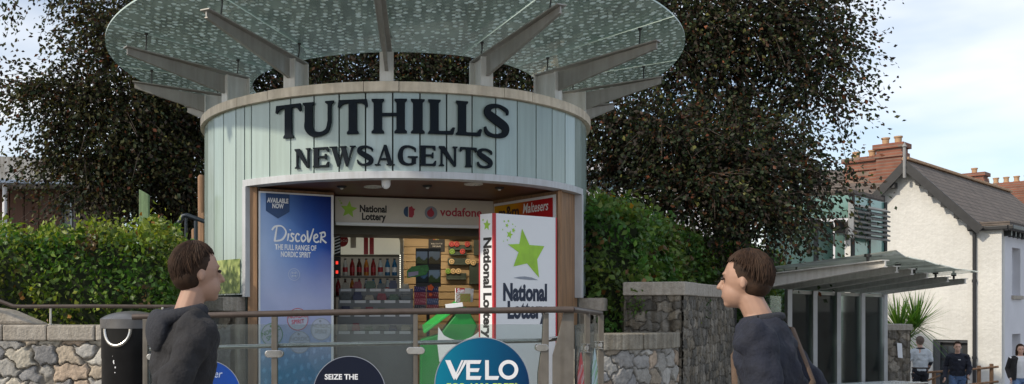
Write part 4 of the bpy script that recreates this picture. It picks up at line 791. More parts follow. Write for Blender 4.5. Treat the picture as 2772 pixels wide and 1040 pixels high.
def hedge_leaves(boxes, dens, size, pal, seed, tops=None, bump=.11):
    r = np.random.default_rng(seed); C = []; N_ = []
    for o, a, b, h in boxes:      # plan origin, along, across, height range: front, top, ends, back
        o, a, b = np.array(o,float), np.array(a,float), np.array(b,float); z = np.array((0,0,1.0)); la, lb = np.linalg.norm(a), np.linalg.norm(b)
        na, nb = a/la, b/lb
        for base, e1, e2, nr in ((o,a,z*h,-nb),(o+z*h,a,b,z),(o,b,z*h,-na),(o+a,b,z*h,na),(o+b,a,z*h,nb)):
            A = np.linalg.norm(e1)*np.linalg.norm(e2); k = int(A*dens*(.45 if (nr==nb).all() else 1)); u, v = r.random((2,k)); p = base+e1*u[:,None]+e2*v[:,None]
            w = np.sin(p[:,0]*5.1+p[:,1]*3+p[:,2]*2.2)*np.sin(p[:,2]*6.3-p[:,0]*2.7)+np.sin(p[:,0]*13+p[:,2]*9+p[:,1]*7)*.6
            dp = w*bump*.55 + r.normal(0,bump*.45,k) - (r.random(k)<.35)*r.random(k)*.16; C.append(p+nr*dp[:,None]); N_.append(np.broadcast_to(nr,(k,3)))
    C = np.concatenate(C); N_ = np.concatenate(N_); n = len(C); d = N_*.55+r.normal(0,.75,(n,3)); d[:,2] -= .25
    col = np.array([p[0] for p in pal])[r.choice(len(pal), n, p=np.array([p[1] for p in pal])/sum(p[1] for p in pal))]*r.uniform(.65,1.35,(n,1)); pt = np.sin(C[:,0]*3.3+seed)*np.sin(C[:,2]*4.1+C[:,1]*2)+.7*np.sin(C[:,0]*8.7-C[:,2]*6.1+C[:,1]*5); col *= (1+.28*pt)[:,None]; col[:,0] *= 1+.22*np.sin(C[:,0]*2.1+C[:,2]*5+C[:,1]*3); bw = (pt < -1.15)&(r.random(n)<.5); col[bw] = np.array((.12,.075,.03))*r.uniform(.6,1.3,(bw.sum(),1)); s = size*r.uniform(.6,1.35,n)
    return C, d, s, col, N_
HP = [((.085,.15,.025),6),((.055,.11,.022),5),((.14,.21,.035),3),((.22,.27,.045),1.4),((.16,.10,.03),.35)]
t = thing('clipped_hedge', (-4,8.9,1.33), 'clipped bright green hedge above the fieldstone wall at the left', 'hedge')
hx1 = XP(462,8.75); C, d, s, col, N_ = hedge_leaves([((-7.5,8.52,1.36),(7.5+hx1,0,0),(0,1.0,0),.95)], 1500, .058, HP, 21, bump=.12)
up = N_[:,2] > .5; k = up & (rng.random(len(C)) < .5); col[k] = np.array((.24,.30,.05))*rng.uniform(.7,1.2,(k.sum(),1)); C[up,2] += np.abs(rng.normal(0,.03,up.sum()))
sp = []; sd_ = []
for i in range(40):
    x = rng.uniform(-7.4,hx1-.1); y = rng.uniform(8.55,9.3); hgt = rng.uniform(.08,.24); q = np.linspace(0,1,9)[:,None]; sp.append(np.array((x,y,2.36))+q*np.array((rng.normal(0,.05),rng.normal(0,.04),hgt-.05))+rng.normal(0,.014,(9,3))); sd_.append(rng.normal(0,.5,(9,3))+(0,0,.5))
sp = np.concatenate(sp); sd_ = np.concatenate(sd_); leaf_cloud('foliage', np.concatenate([C,sp]), np.concatenate([d,sd_]), np.concatenate([s,rng.uniform(.035,.06,len(sp))]), np.concatenate([col,np.array((.26,.33,.06))*rng.uniform(.7,1.2,(len(sp),1))]), M['leaf_hedge'], t)
mb = MB(); mb.box(-7.4,hx1-.16,8.68,9.36,1.34,2.22); mb.build('twigs', M['hedge_core'], t)
# things between hedge and kiosk
mb = MB(); Y = 10.6; mb.prism([(XP(374,Y),1.3),(XP(401,Y),1.3),(XP(402,Y),ZP(527,Y)),(XP(376,Y),ZP(512,Y))], (0,Y+.06,0), (1,0,0), (0,0,1), .06); tag(mb.build('plank', M['moss_wood'], None, bevel=.008), 'mossy green plank with slanted top standing behind the hedge', 'plank')
for i, (pa, pb, pt, Y, lb) in enumerate(((536,556,474,12.9,'tall brown timber pole close beside the kiosk wall'),(519,536,619,11.6,'short rounded timber post beside the pipe hoop'),(546,556,576,11.4,'slim timber post between the tall pole and the kiosk'),(488,503,640,11.8,'low grey timber post behind the end of the hedge'))):
    mb = MB(); cx, r_ = XP((pa+pb)/2,Y), (pb-pa)/2/F*Y; mb.tube([(cx,Y,.4),(cx+.01,Y,1.4),(cx-.005,Y,ZP(pt,Y)-r_*.5),(cx-.005,Y,ZP(pt,Y))], [r_*1.02,r_,r_*.97,r_*.6], 14); tag(mb.build('timber_post', M['pole_wood'], None, smooth=50), lb, 'post', 'timber posts left of the kiosk')
mb = MB(); Y = 11.2; mb.tube([P(470,640,Y),P(476,615,Y),P(496,584,Y),P(506,583,Y),P(546,597,Y),P(560,602,Y)], .028, 10); mb.tube([P(471,636,Y),P(470,760,Y)], .028, 10); mb.tube([P(530,598,Y),P(530,760,Y)], .022, 10); mb.tube([P(503,590,Y),P(503,760,Y)], .016, 10)
tag(mb.build('pipe_hoop', M['blue_pipe'], None, smooth=50), 'dark blue bent pipe hoop between the hedge and the kiosk', 'pipe hoop')
# timber building far left
Y = 22.0; x0, x1 = XP(-500,Y), XP(245,Y)
t = thing('timber_building', ((x0+x1)/2,Y,-.2), 'brown timber clad building with concrete parapet behind the left tree', 'building')
mb = MB(); mb.box(x0,XP(132,Y),Y+.8,Y+6,-.2,ZP(500,Y)); 
for i in range(34):
    a = x0+i*.36
    if a+.3 < XP(132,Y): mb.box(a,a+.335,Y+.76,Y+.797,-.2,ZP(505,Y))
mb.build('cladding', M['cladding'], t)
mb = MB(); mb.box(XP(134,Y+1),XP(196,Y+1),Y+.85,Y+1.0,.5,ZP(505,Y)); mb.build('window', M['dark_glass'], t)
mb = MB()
for p_ in (134,165,194): mb.box(XP(p_,Y+.8),XP(p_,Y+.8)+.05,Y+.80,Y+.848,.5,ZP(505,Y))
for z in (2.7,3.6): mb.box(XP(136,Y+.8),XP(193,Y+.8),Y+.81,Y+.846,z,z+.05)
mb.build('window_frame', M['black_paint'], t)
mb = MB(); mb.prism([(x0,ZP(478,Y)),(x1,ZP(500,Y)),(x1,ZP(440,Y)),(x0,ZP(404,Y))], (0,Y,0), (1,0,0), (0,0,1), .3); mb.box(x0,x1-.1,Y+.1,Y+6,ZP(500,Y)+.01,ZP(490,Y)); mb.build('parapet', M['concrete'], t)
mb = MB(); mb.prism([(x0,ZP(486,Y)),(x1,ZP(506,Y)),(x1,ZP(498,Y)),(x0,ZP(476,Y))], (0,Y-.31,0), (1,0,0), (0,0,1), .05); mb.build('gutter', mat('blue_grey_trim',(.18,.24,.34),.5), t)
mb = MB(); mb.tube([(XP(8,Y-.2),Y-.1,-.2),(XP(8,Y-.2),Y-.1,ZP(492,Y))], .055, 14); mb.build('column', M['white'], t, smooth=40)
# ================================================================== stone walls right of the kiosk
DPAL = [(.15,.14,.125),(.20,.185,.16),(.12,.115,.105),(.23,.21,.18),(.17,.15,.12)]
DMOR = (.085,.08,.07)
t = thing('curved_fieldstone_wall', (2.5,9.7,-.1), 'low curved fieldstone wall with granite cap beside the kiosk', 'wall')
A0, A1 = np.array((2.02,9.25)), np.array((3.00,10.02)); ch = A1-A0; CL = np.linalg.norm(ch); cd = ch/CL; cn = np.array((cd[1],-cd[0]))
def lowp(s):        # plan point and outward normal at arc fraction s
    s = np.asarray(s,float); b = .10*4*s*(1-s); p = A0+np.outer(s,ch)+np.outer(b,cn); tn = ch+np.outer(.4*(1-2*s),cn); tn /= np.linalg.norm(tn,axis=1,keepdims=True); return p, np.stack([tn[:,1],-tn[:,0]],1)
def lf(u, v): p, n = lowp(u/1.3); return np.stack([p[:,0],p[:,1],-.3+v],1), np.stack([n[:,0],n[:,1],0*u],1)
rubble('stonework', lf, 1.3, 1.5, .2, .16, .0105, PAL, (.22,.21,.19), .038, t, 14)
rubble('stonework', lambda u, v: (np.stack([2.02-u*.55,9.25+u*.83,-.3+v],1), np.stack([0*u-.83,0*u-.55,0*u],1)), .4, 1.5, .18, .15, .012, PAL, (.22,.21,.19), .034, t, 15)
s_ = np.linspace(0,1,13); p, n = lowp(s_); fr = p-n*.01; bk = p-n*.33
mb = MB(); mb.prism([tuple(q) for q in fr]+[tuple(q) for q in bk[::-1]], (0,0,-.3), (1,0,0), (0,1,0), 1.495); mb.build('core', M['granite_dark'], t)
mb = MB()
for a, b in ((0,.40),(.405,.66),(.665,.80),(.805,1)):
    p, n = lowp(np.linspace(a,b-.004,6)); mb.prism([tuple(q) for q in p+n*.055]+[tuple(q) for q in (p-n*.36)[::-1]], (0,0,1.197), (1,0,0), (0,1,0), .165)
mb.build('cap', M['granite_dark'], t, bevel=.012)
# tall capped boundary wall
t = thing('boundary_wall', (3.06,10.0,-.2), 'tall dark rubble boundary wall with pale granite cap right of the hedge', 'wall')
C0, CA, CB = np.array((3.06,10.0)), np.array((2.50,10.22)), np.array((4.50,12.45))
def face(a, b, z0): 
    d = (b-a)/np.linalg.norm(b-a); n = np.array((d[1],-d[0])); return (lambda u, v: (np.stack([a[0]+d[0]*u, a[1]+d[1]*u, z0+v],1), np.stack([0*u+n[0],0*u+n[1],0*u],1))), np.linalg.norm(b-a)
M['rubble_dark'] = mat('dark_rubble', (1,1,1), .92, .4, 10, bump=.8, bscale=45, attr=True, streak=.45)
for a, b, sd in ((CA,C0,31),(C0,CB,32)):
    fn, ln = face(a, b, -.5); rubble('stonework', fn, ln, 2.26, .17, .105, .0105, DPAL, DMOR, .022, t, sd, M['rubble_dark'], edge=.16, jit=.26)
ib = np.array((-.75,.66))*.0; q = [C0+(0,.02), CA+(0,.02), CA+np.array((.05,.55)), CB+np.array((-.32,.28)), CB+(-.012,.01)]
mb = MB(); mb.prism([tuple(p) for p in q], (0,0,-.5), (1,0,0), (0,1,0), 2.255); mb.build('core', M['granite_dark'], t)
mb = MB(); dA = (CA-C0)/np.linalg.norm(CA-C0); dB = (CB-C0)/np.linalg.norm(CB-C0); nB = np.array((dB[1],-dB[0])); k0 = C0-dA*.05-dB*.055
mb.prism([tuple(k0), tuple(k0+dB*.62), tuple(k0+dB*.62-nB*.42), tuple(k0+dA*.66-nB*.0+dB*.30), tuple(k0+dA*.66)], (0,0,1.762), (1,0,0), (0,1,0), .148)
for a, b in ((.625,1.25),(1.255,1.95),(1.955,2.95)): mb.prism([tuple(k0+dB*a), tuple(k0+dB*b), tuple(k0+dB*b-nB*.42), tuple(k0+dB*a-nB*.42)], (0,0,1.760+random.uniform(-.004,.004)), (1,0,0), (0,1,0), .147)
mb.build('cap', M['granite'], t, bevel=.012)
structure('raised_bed', MB().prism([(2.35,9.8),(2.9,10.25),(4.2,12.4),(8.3,18.6),(7.4,19.5),(2.3,19),(2.25,10.4)], (0,0,-1.0), (1,0,0), (0,1,0), 2.0), M['soil'])
t = thing('roadside_wall', (6.5,16,-.4), 'low dark rubble wall running behind the glass shelter', 'wall')
fn, ln = face(np.array((4.62,12.7)), np.array((9.9,19.6)), -.8); rubble('stonework', fn, ln, 1.72, .26, .17, .022, [(.30,.28,.25),(.25,.235,.21),(.34,.31,.27)], (.18,.17,.15), .03, t, 33, M['rubble_dark'])
mb = MB(); vplank(mb, (4.62,12.71), (9.9,19.61), .4, -.8, .93); mb.build('core', M['granite_dark'], t)
t = thing('gate_pier', (10.5,19.5,-.8), 'square rubble gate pier with granite cap and paper notice', 'pier')
for a, b, sd in (((10.22,19.5),(10.78,19.5),41),((10.78,19.5),(10.9,20.1),42)):
    fn, ln = face(np.array(a), np.array(b), -.9); rubble('stonework', fn, ln, 2.08, .22, .17, .016, [(.24,.22,.19),(.2,.185,.165),(.27,.24,.2)], (.15,.14,.12), .025, t, sd, M['rubble_dark'])
mb = MB(); mb.prism([(10.225,19.505),(10.775,19.505),(10.895,20.1),(10.22,20.1)], (0,0,-.9), (1,0,0), (0,1,0), 2.07); mb.build('core', M['granite_dark'], t)
mb = MB(); mb.prism([(10.17,19.44),(10.82,19.44),(10.95,20.14),(10.17,20.14)], (0,0,1.175), (1,0,0), (0,1,0), .13); mb.build('cap', M['granite'], t, bevel=.012)
nb = MB(); nb.obox(P(2431,968,19.42), (.10,0,-.015), (0,.006,0), (-.02,0,.31)); o = nb.build('paper_notice', M['white'], None); tag(o, 'small white paper notice fixed to the gate pier', 'notice')
# right hedge
t = thing('tall_hedge', (3.3,12,1.0), 'tall dark green hedge between the kiosk and the bus shelter', 'hedge')
HP2 = [((.075,.15,.034),6),((.10,.18,.04),5),((.15,.24,.05),2.5),((.13,.17,.035),.9),((.18,.10,.03),.25)]
bxs = [((2.16,10.28,1.3),(.62,.16,0),(-.12,.9,0),1.45),((2.45,10.62,1.75),(1.35,2.15,0),(-.75,.45,0),1.08),((3.75,12.7,1.6),(1.5,2.3,0),(-.8,.5,0),1.12),((5.2,14.95,1.2),(2.4,3.3,0),(-.8,.55,0),1.45)]
C, d, s, col, N_ = hedge_leaves(bxs, 1050, .078, HP2, 51, bump=.17)
k = (N_[:,2]>.5) & (rng.random(len(C))<.3); col[k] = np.array((.17,.22,.045))*rng.uniform(.7,1.2,(k.sum(),1)); k = (N_[:,2]>.5)&(rng.random(len(C))<.04); col[k] = (.42,.22,.02)
leaf_cloud('foliage', C, d, s, col, M['leaf_hedge'], t)
mb = MB()
for o, a, b, h in bxs:
    o, a, b = Vector(o), Vector(a), Vector(b); mb.obox(o+b*.16+a*.06, a*.9, b*.7, Vector((0,0,h-.15)))
mb.build('twigs', M['hedge_core'], t)
def tuft(name, lb, c, r_, n, size, pal):
    C = np.array(c)+rng.normal(0,1,(n,3))*np.array(r_); dd = rng.normal(0,1,(n,3)); col = np.array(pal)[rng.integers(0,len(pal),n)]*rng.uniform(.7,1.3,(n,1)); e = thing(name, c, lb, 'plant')
    leaf_cloud('foliage', C, dd, size*rng.uniform(.6,1.3,n), col, M['leaf_hedge'], e); mb = MB()
    for i in range(6): mb.tube([Vector(c)+Vector((0,.05,-.1)), Vector(C[i])], .004, 5)
    mb.build('stem', M['bark'], e)
tuft('wall_plant', 'small bright green plant sprouting from the left face of the boundary wall', P(1722,826,10.12), (.05,.04,.06), 60, .045, [(.10,.19,.03),(.07,.13,.03)])
tuft('wall_plant', 'thin ivy trailing down the right face of the boundary wall', P(1905,838,11.0), (.03,.03,.13), 45, .04, [(.05,.09,.03),(.06,.11,.03)])
tuft('wall_plant', 'tiny yellow weed on the right face of the boundary wall', P(1888,894,10.75), (.03,.02,.06), 30, .035, [(.25,.22,.05),(.14,.17,.04)])
# ================================================================== bus shelter
t = thing('bus_shelter', (7.5,15.5,-.3), 'glass roofed bus shelter with fanned steel beams and grey posts', 'bus shelter')
rp_ = [2070,2134,2203,2267,2333,2394]; tp_ = [2397,2428,2469,2510,2566,2613]; ty_ = [705,721,728,739,750,755]; roots, tips = [], []
for k in range(6):
    Y = 13+k; r0 = Vector((XP(rp_[k],Y),Y,2.10)); y2 = Y-2.2; t0 = Vector((XP(tp_[k],y2),y2,ZP(ty_[k],y2))); d = (t0-r0); d.z = 0; dn = d.normalized(); bk = r0-dn*(1.15 if k == 0 else .8); bk.z = 2.04; roots.append(bk); tips.append(t0)
    sd = Vector((dn.y,-dn.x,0)); q = []; ln = d.length; bl = (r0-bk).length
    mb = MB(); mb.prism([(-bl,2.035),(-bl,1.96),(-.1,1.92),(.1,1.92),(ln,t0.z-.07),(ln,t0.z)], Vector((r0.x,r0.y,0))-sd*.012, dn, Zv, .024)
    mb.bar(bk+Zv*.002, r0+Vector((0,0,.0)), .11, .014); mb.bar(r0, t0, .11, .014); mb.bar(Vector((r0.x,r0.y,1.915)), t0-Zv*.075, .06, .012)
    b = mb.build('roof_beam', M['shelter_beam'] if 'shelter_beam' in M else M.setdefault('shelter_beam', mat('pale_shelter_beam', (.60,.59,.57), .5, .1, 5, streak=.12)), t, bevel=.002)
    for q_ in (r0-dn*.5, t0-dn*.28):
        f = MB(); zz = 2.05 if q_ is not t0 else 0; zb_ = (2.075 if (q_-r0).length < .6 else t0.z-.02)
        f.tube([(q_.x,q_.y,zb_),(q_.x,q_.y,zb_+.115)], .018, 8); f.tube([(q_.x,q_.y,zb_+.075),(q_.x,q_.y,zb_+.112)], .042, 10); f.build('spider_fitting', M['bolt'], b, smooth=40)
    if k: 
        mb = MB(); gz = float(ground_z(r0.x,r0.y)); mb.obox((r0.x-.035,r0.y-.06,gz), (.07,0,0), (0,.12,0), (0,0,1.915-gz)); mb.build('post', M['stainless'] if 0 else mat('shelter_steel',(.42,.43,.45),.4,.12,metal=.3), t, bevel=.004)
        a_ = r0+Vector((-.62,.55,0)); mb = MB(); mb.obox((a_.x-.03,a_.y-.03,gz), (.06,0,0), (0,.06,0), (0,0,2.0-gz)); mb.build('back_post', M['black_paint'], t, bevel=.003)
for k in range(5):
    qs = []
    for s in np.linspace(0,1,7):
        a, b = roots[k].lerp(roots[k+1],s), tips[k].lerp(tips[k+1],s); d = (b-a).normalized(); qs.append((a-d*.1+Zv*.135, a.lerp(b,.55)+Zv*.105, b+d*(.16+.04*k)+Zv*.105))
    mb = MB(); vs = [v for q in qs for v in q]; n = len(vs); vs += [v-Zv*.014 for v in vs]; fs = []
    for i in range(6):
        for j in range(2): a = i*3+j; fs += [(a,a+3,a+4,a+1),(n+a,n+a+1,n+a+4,n+a+3)]
        fs += [(i*3,n+i*3,n+i*3+3,i*3+3),(i*3+2,i*3+5,n+i*3+5,n+i*3+2)]
    fs += [(0,1,n+1,n),(1,2,n+2,n+1),(18,n+18,n+19,19),(19,n+19,n+20,20)]
    mb.add(vs, fs); mb.build('roof_glass', M['shelter_roof'] if 'shelter_roof' in M else M.setdefault('shelter_roof', glass_mat('shelter_roof_glass',(.62,.74,.69),.45,(.60,.63,.61),ior=1.6)), t, smooth=30)
for k in range(1,5):
    a, b = Vector((XP(rp_[k],13+k),13+k,0)), Vector((XP(rp_[k+1],14+k),14+k,0)); mb = MB(); vplank(mb, (a.x+.05,a.y+.02), (b.x-.05,b.y-.02), .01, -.25, 1.88); mb.build('wall_glass', M['shelter_clear'], t)
    mb = MB(); vplank(mb, (a.x+.04,a.y+.02), (b.x-.04,b.y-.02), .05, 1.855, 1.912); mb.build('head_rail', M['steel_beam'], t)
    a2, b2 = a+Vector((-.62,.55,0)), b+Vector((-.62,.55,0)); mb = MB(); vplank(mb, (a2.x+.04,a2.y), (b2.x-.04,b2.y), .01, -.2, 1.85); mb.build('back_glass', M['shelter_clear'], t)
for i in range(5):
    o_ = Vector((.10+.10*i,-.10-.09*i,0)); mb = MB(); mb.bar(P(2185,1043,15.0)*1+o_*.7, P(2402,1031,17.6)+o_, .06, .025); mb.build('seat_slat', M['stainless'], t, bevel=.004)
# cabbage palm
cpt = P(2438,905,25.0); t = thing('cabbage_palm', (cpt.x,cpt.y,float(ground_z(cpt.x,cpt.y))), 'spiky green cabbage palm behind the gate pier', 'palm')
mb = MB(); mb.tube([(cpt.x,cpt.y,-1.0),(cpt.x+.03,cpt.y,0),(cpt.x-.02,cpt.y,cpt.z)], [.10,.085,.08], 10); mb.build('trunk', M['bark'], t, smooth=50)
mb = MB(); vs = []; fs = []; cl = []
for hx, hz, nb_, L0 in ((-.03,.08,130,1.12),(.42,.20,120,1.08),(.14,-.18,80,1.0)):
    for i in range(nb_):
        az = random.uniform(0,2*math.pi); el = rad(random.triangular(-35,88,40)); L_ = L0*random.uniform(.75,1.15); dv = Vector((math.cos(az)*math.cos(el),math.sin(az)*math.cos(el),math.sin(el))); sd = dv.cross(Zv).normalized(); b0 = Vector((cpt.x+hx,cpt.y+random.uniform(-.08,.08),cpt.z+hz)); n0 = len(vs)
        w = random.uniform(.014,.022); c_ = np.array(random.choice([(.12,.25,.04),(.17,.31,.05),(.08,.17,.04),(.26,.36,.09)]))*random.uniform(.7,1.2); droop = max(0,1-el)*.16
        for s, ww in ((0,.7),(.25,1),(.6,.85),(.85,.45),(1,.03)):
            p_ = b0+dv*L_*s-Zv*droop*s*s*L_; vs += [p_-sd*w*ww, p_+sd*w*ww]; cl += [c_,c_]
        for k in range(4): a = n0+k*2; fs.append((a,a+1,a+3,a+2))
np_mesh('fronds', np.array([tuple(v) for v in vs]), np.array(fs), M['leaf_hedge'], np.array(cl), t)
# ================================================================== white gabled house
HK, Hs, Hg = Vector((16.97,26.0,0)), Vector((.73,.684,0)).normalized(), Vector((-.684,.73,0)).normalized(); GZ0 = -1.5
def H(tt, w, z): return HK+Hg*tt+Hs*w+Zv*z
house = thing('gabled_house', (HK.x,HK.y,-1.2), 'white roughcast gabled house with black bargeboards at the right', 'house')
mb = MB(); mb.prism([(-x,y) for x, y in [(0.0,GZ0),(.845,GZ0),(.845,.738),(1.76,.738),(1.76,GZ0),(4.25,GZ0),(4.25,4.05),(2.42,5.94),(.62,4.05),(.0,4.05)]], HK+Hs*.3, -Hg, Zv, .3); mb.build('gable_wall', M['render'], house)
mb = MB()
for a, b, z0, z1 in ((.004,1.06,GZ0,4.0),(1.06,1.95,GZ0,-.5),(1.06,1.95,.906,2.03),(1.06,1.95,3.417,4.0),(1.95,3.6,GZ0,4.0),(3.6,4.5,GZ0,-.5),(3.6,4.5,.906,2.03),(3.6,4.5,3.417,4.0),(4.5,11,GZ0,4.0)): mb.obox(H(.0,a,z0), Hs*(b-a), Hg*.28, Zv*(z1-z0))
mb.obox(H(4.25,.3,GZ0), Hs*10, -Hg*.2, Zv*5.5); mb.build('side_wall', M['render_smooth'], house)
for a in (1.06,3.6):
    for z0, z1 in ((2.03,3.417),(-.5,.906)):
        mb = MB(); mb.obox(H(.20,a,z0), Hs*.89, Hg*.03, Zv*(z1-z0)); w_ = mb.build('window', M['white'], house)
        mb = MB()
        for k in range(2):
            for j in range(2): mb.obox(H(.19,a+.06+k*.41,z0+.06+j*(z1-z0)/2), Hs*.35, Hg*.008, Zv*((z1-z0)/2-.1))
        mb.build('pane', M['dark_glass'], w_); mb = MB(); mb.obox(H(-.07,a-.08,z0-.11), Hs*1.05, Hg*.25, Zv*.108); mb.build('sill', M['granite'], w_, bevel=.01)
mb = MB(); mb.obox(H(.85,.16,GZ0), Hg*.905, Hs*.04, Zv*2.235); dr = mb.build('door', M['black_paint'], house)
mb = MB()
for i in range(3):
    for j in range(4): mb.obox(H(1.02+i*.20,.152,-1.1+j*.43), Hg*.17, Hs*.006, Zv*.36)
mb.build('pane', M['dark_glass'], dr)
mb = MB(); mb.obox(H(.851,.05,.66), Hg*.905, Hs*.09, Zv*.07); mb.obox(H(1.58,.05,GZ0), Hg*.175, Hs*.09, Zv*2.15); mb.build('door_frame', mat('slate_grey_paint',(.07,.075,.085),.5), house)
mb = MB()   # roof slopes with a bell-cast eave over the return
def slope(mb, pts, w0, w1, th=.11):
    for (t0,z0),(t1,z1) in zip(pts[:-1],pts[1:]): mb.obox(H(t0,w0,z0), Hs*(w1-w0), H(t1,0,z1)-H(t0,0,z0), Zv*th)
slope(mb, [(2.42,5.99),(.52,4.0)], -.28, 11); slope(mb, [(.52,4.0),(-.22,3.98)], -.10, 11); slope(mb, [(2.42,5.99),(4.5,3.84)], -.28, 11); mb.build('roof', M['slate'], house)
mb = MB()
for k in range(24): mb.obox(H(2.32,-.27+k*.47,6.09), Hs*.455, Hg*.2, Zv*.09)
mb.build('ridge_tiles', M['terracotta'], house, bevel=.02)
mb = MB()
for t1, z1 in ((.45,3.86),(4.55,3.72)): mb.bar(H(2.42,-.30,5.93), H(t1,-.30,z1), .05, .24, up=(0,0,1))
mb.build('bargeboard', M['black_paint'], house)
for t1, z1 in ((.55,3.95),(4.4,3.85)):
    for s in (.18,.36,.54,.72,.9): mb = MB(); p_ = H(2.42,0,5.90).lerp(H(t1,0,z1),s); mb.obox(p_-Hs*.27-Zv*.24-Hg*.06, Hg*.12, Hs*.26, Zv*.16); mb.build('bracket', M['black_paint'], house)
mb = MB(); mb.tube([H(2.42,-.33,5.55), H(2.42,-.33,6.45)], .045, 8); mb.lathe([(0,0),(.07,.06),(.03,.14),(0,.2)], H(2.42,-.33,6.42), 10); mb.build('finial', mat('grey_finial',(.25,.25,.25),.6), house)
mb = MB(); mb.obox(H(-.32,-.16,3.86), Hs*11, Hg*.13, Zv*.12); mb.obox(H(-.18,-.16,3.865), Hg*1.0, Hs*.13, Zv*.115); mb.build('gutter', M['black_paint'], house, bevel=.02)
for k in range(20): mb = MB(); mb.obox(H(-.18,.2+k*.45,3.70), Hs*.12, Hg*.18, Zv*.155); mb.build('eaves_bracket', M['black_paint'], house)
mb = MB(); mb.tube([H(.66,-.06,3.87),H(.66,-.06,GZ0)], .05, 10)
for z in (2.4,.2): mb.tube([H(.66,-.06,z),H(.66,-.06,z+.08)], .065, 10)
mb.build('drainpipe', M['black_paint'], house, smooth=40)
# neighbours behind
def stack(parent, c, la, lb, z0, z1, pots, name='chimney', corb=True):
    c = Vector((c[0],c[1],0)); mb = MB(); mb.obox(c+Zv*z0, Hg*la, Hs*lb, Zv*(z1-z0))
    if corb:
        for k, (z, e) in enumerate(((z1-.42,.05),(z1-.12,.09))): mb.obox(c-Hg*e-Hs*e+Zv*z, Hg*(la+2*e), Hs*(lb+2*e), Zv*(.14 if k==0 else .16))
    s = mb.build(name, M['brick'], parent)
    for k in range(pots):
        q = c+Hg*(la*(k+.5)/pots)+Hs*lb*.5; mb = MB(); mb.lathe([(.13,z1+.03),(.13,z1+.07),(.105,z1+.09),(.115,z1+.24),(.14,z1+.25),(.14,z1+.30),(.09,z1+.30)], q, 14); mb.build('chimney_pot', M['terracotta'], s, smooth=40)
c1 = P(2440,840,31.0); nb = thing('terrace_house', (c1.x,c1.y,-1.2), 'slate roofed house with tall red brick chimneys behind the white gable', 'house')
stack(nb, c1, .80, .62, 2.0, ZP(388,31), 2); c2 = c1+Hg*.82+Hs*.1; stack(nb, c2, 1.05, .7, 2.0, ZP(424,31.6), 2)
a_, b_ = P(2395,840,30), P(2180,840,32.5); mb = MB(); u = b_-a_; dp = Vector((.45,.9,0))*3.2
mb.add([a_+Zv*(ZP(530,30)-1.6), b_+Zv*(ZP(520,32.5)-1.6), b_+dp+Zv*(ZP(455,32.5)-1.2), a_+dp+Zv*(ZP(462,30)-1.2), a_+Zv*(ZP(530,30)-1.75), b_+Zv*(ZP(520,32.5)-1.75), b_+dp+Zv*(ZP(455,32.5)-1.35), a_+dp+Zv*(ZP(462,30)-1.35)], [(0,1,2,3),(7,6,5,4),(0,3,7,4),(1,5,6,2),(0,4,5,1),(3,2,6,7)]); mb.build('roof', M['slate'], nb)
mb = MB(); vplank(mb, (b_.x,b_.y+.2), (a_.x,a_.y+.2), .3, -1.5, ZP(534,30)); mb.build('wall', M['render_smooth'], nb)
c3 = P(2662,840,42.0); nb = thing('brick_house', (c3.x,c3.y,-1.3), 'far red brick house with low chimneys beyond the slate ridge', 'house')
stack(nb, P(2662,840,42.0), .9, .7, 2.0, ZP(468,42), 1); stack(nb, P(2790,840,44.0), 2.6, .7, 2.0, ZP(488,44), 6, corb=False)
mb = MB(); q0 = P(2600,840,44); mb.obox((q0.x,q0.y,-1.5), Hs*9, Hg*3, Zv*(ZP(545,44)+1.5)); mb.build('wall', M['brick'], nb)
mb = MB(); q1 = q0+Zv*(ZP(545,44)-1.6); mb.add([q1, q1+Hs*9, q1+Hs*9+Hg*1.5+Zv*1.4, q1+Hg*1.5+Zv*1.4, q1+Hg*3, q1+Hs*9+Hg*3], [(0,1,2,3),(3,2,5,4),(0,3,4),(1,5,2)]); mb.build('roof', M['slate'], nb)
# green glass building
K2 = P(2309,840,20.6); K2.z = 0; L2, R2 = P(2120,840,20.9), P(2394,840,22.0)
t = thing('glass_building', (K2.x,K2.y,-.8), 'modern green glass building with grey louvres beside the white gable', 'building'); zt2 = ZP(528,20.6)
mb = MB(); mb.prism([(K2.x,K2.y),(R2.x,R2.y),(R2.x,R2.y+4),(L2.x,L2.y+4),(L2.x,L2.y)], (0,0,zt2), (1,0,0), (0,1,0), .12); mb.build('roof', M['slate'], t)
mb = MB(); vplank(mb, (L2.x,L2.y),(K2.x-.03,K2.y),.2, ZP(590,20.7), zt2-.003); mb.build('teal_band', M['teal_panel'], t)
mb = MB(); vplank(mb, (L2.x,L2.y+.9),(K2.x-.02,K2.y+.9),.1,-.9,ZP(590,20.7)); mb.build('wall_panel', M['teal_panel'], t)
mb = MB(); vplank(mb, (XP(2258,21),K2.y+.35),(K2.x-.05,K2.y+.28),.02,-.9,ZP(592,20.7)); vplank(mb, (K2.x+.04,K2.y+.03),(R2.x,R2.y),.03,-.9,zt2-.003); mb.build('glazing', M['green_glass'], t)
mb = MB(); vplank(mb, (XP(2254,21),K2.y+.30),(K2.x-.06,K2.y+.22),.03,ZP(630,20.8),ZP(598,20.8)); mb.build('blind', M['black_paint'], t)
mb = MB(); mb.box(K2.x-.025,K2.x+.03,K2.y-.03,K2.y+.06,-.9,zt2-.004); m_ = (K2+R2)/2; mb.box(m_.x-.02,m_.x+.02,m_.y-.04,m_.y-.005,-.9,zt2-.004); mb.box(R2.x-.01,R2.x+.05,R2.y-.04,R2.y+.1,-.9,zt2-.004); lx = XP(2202,20.9); mb.box(lx,lx+.07,20.8,20.9,-.9,ZP(592,20.7)); mb.build('mullion', M['black_paint'], t)
lv = thing('louvre_screen', (K2.x+.3,K2.y-.3,2.9), 'grey slatted louvre screen on the corner of the green glass building', 'louvre')
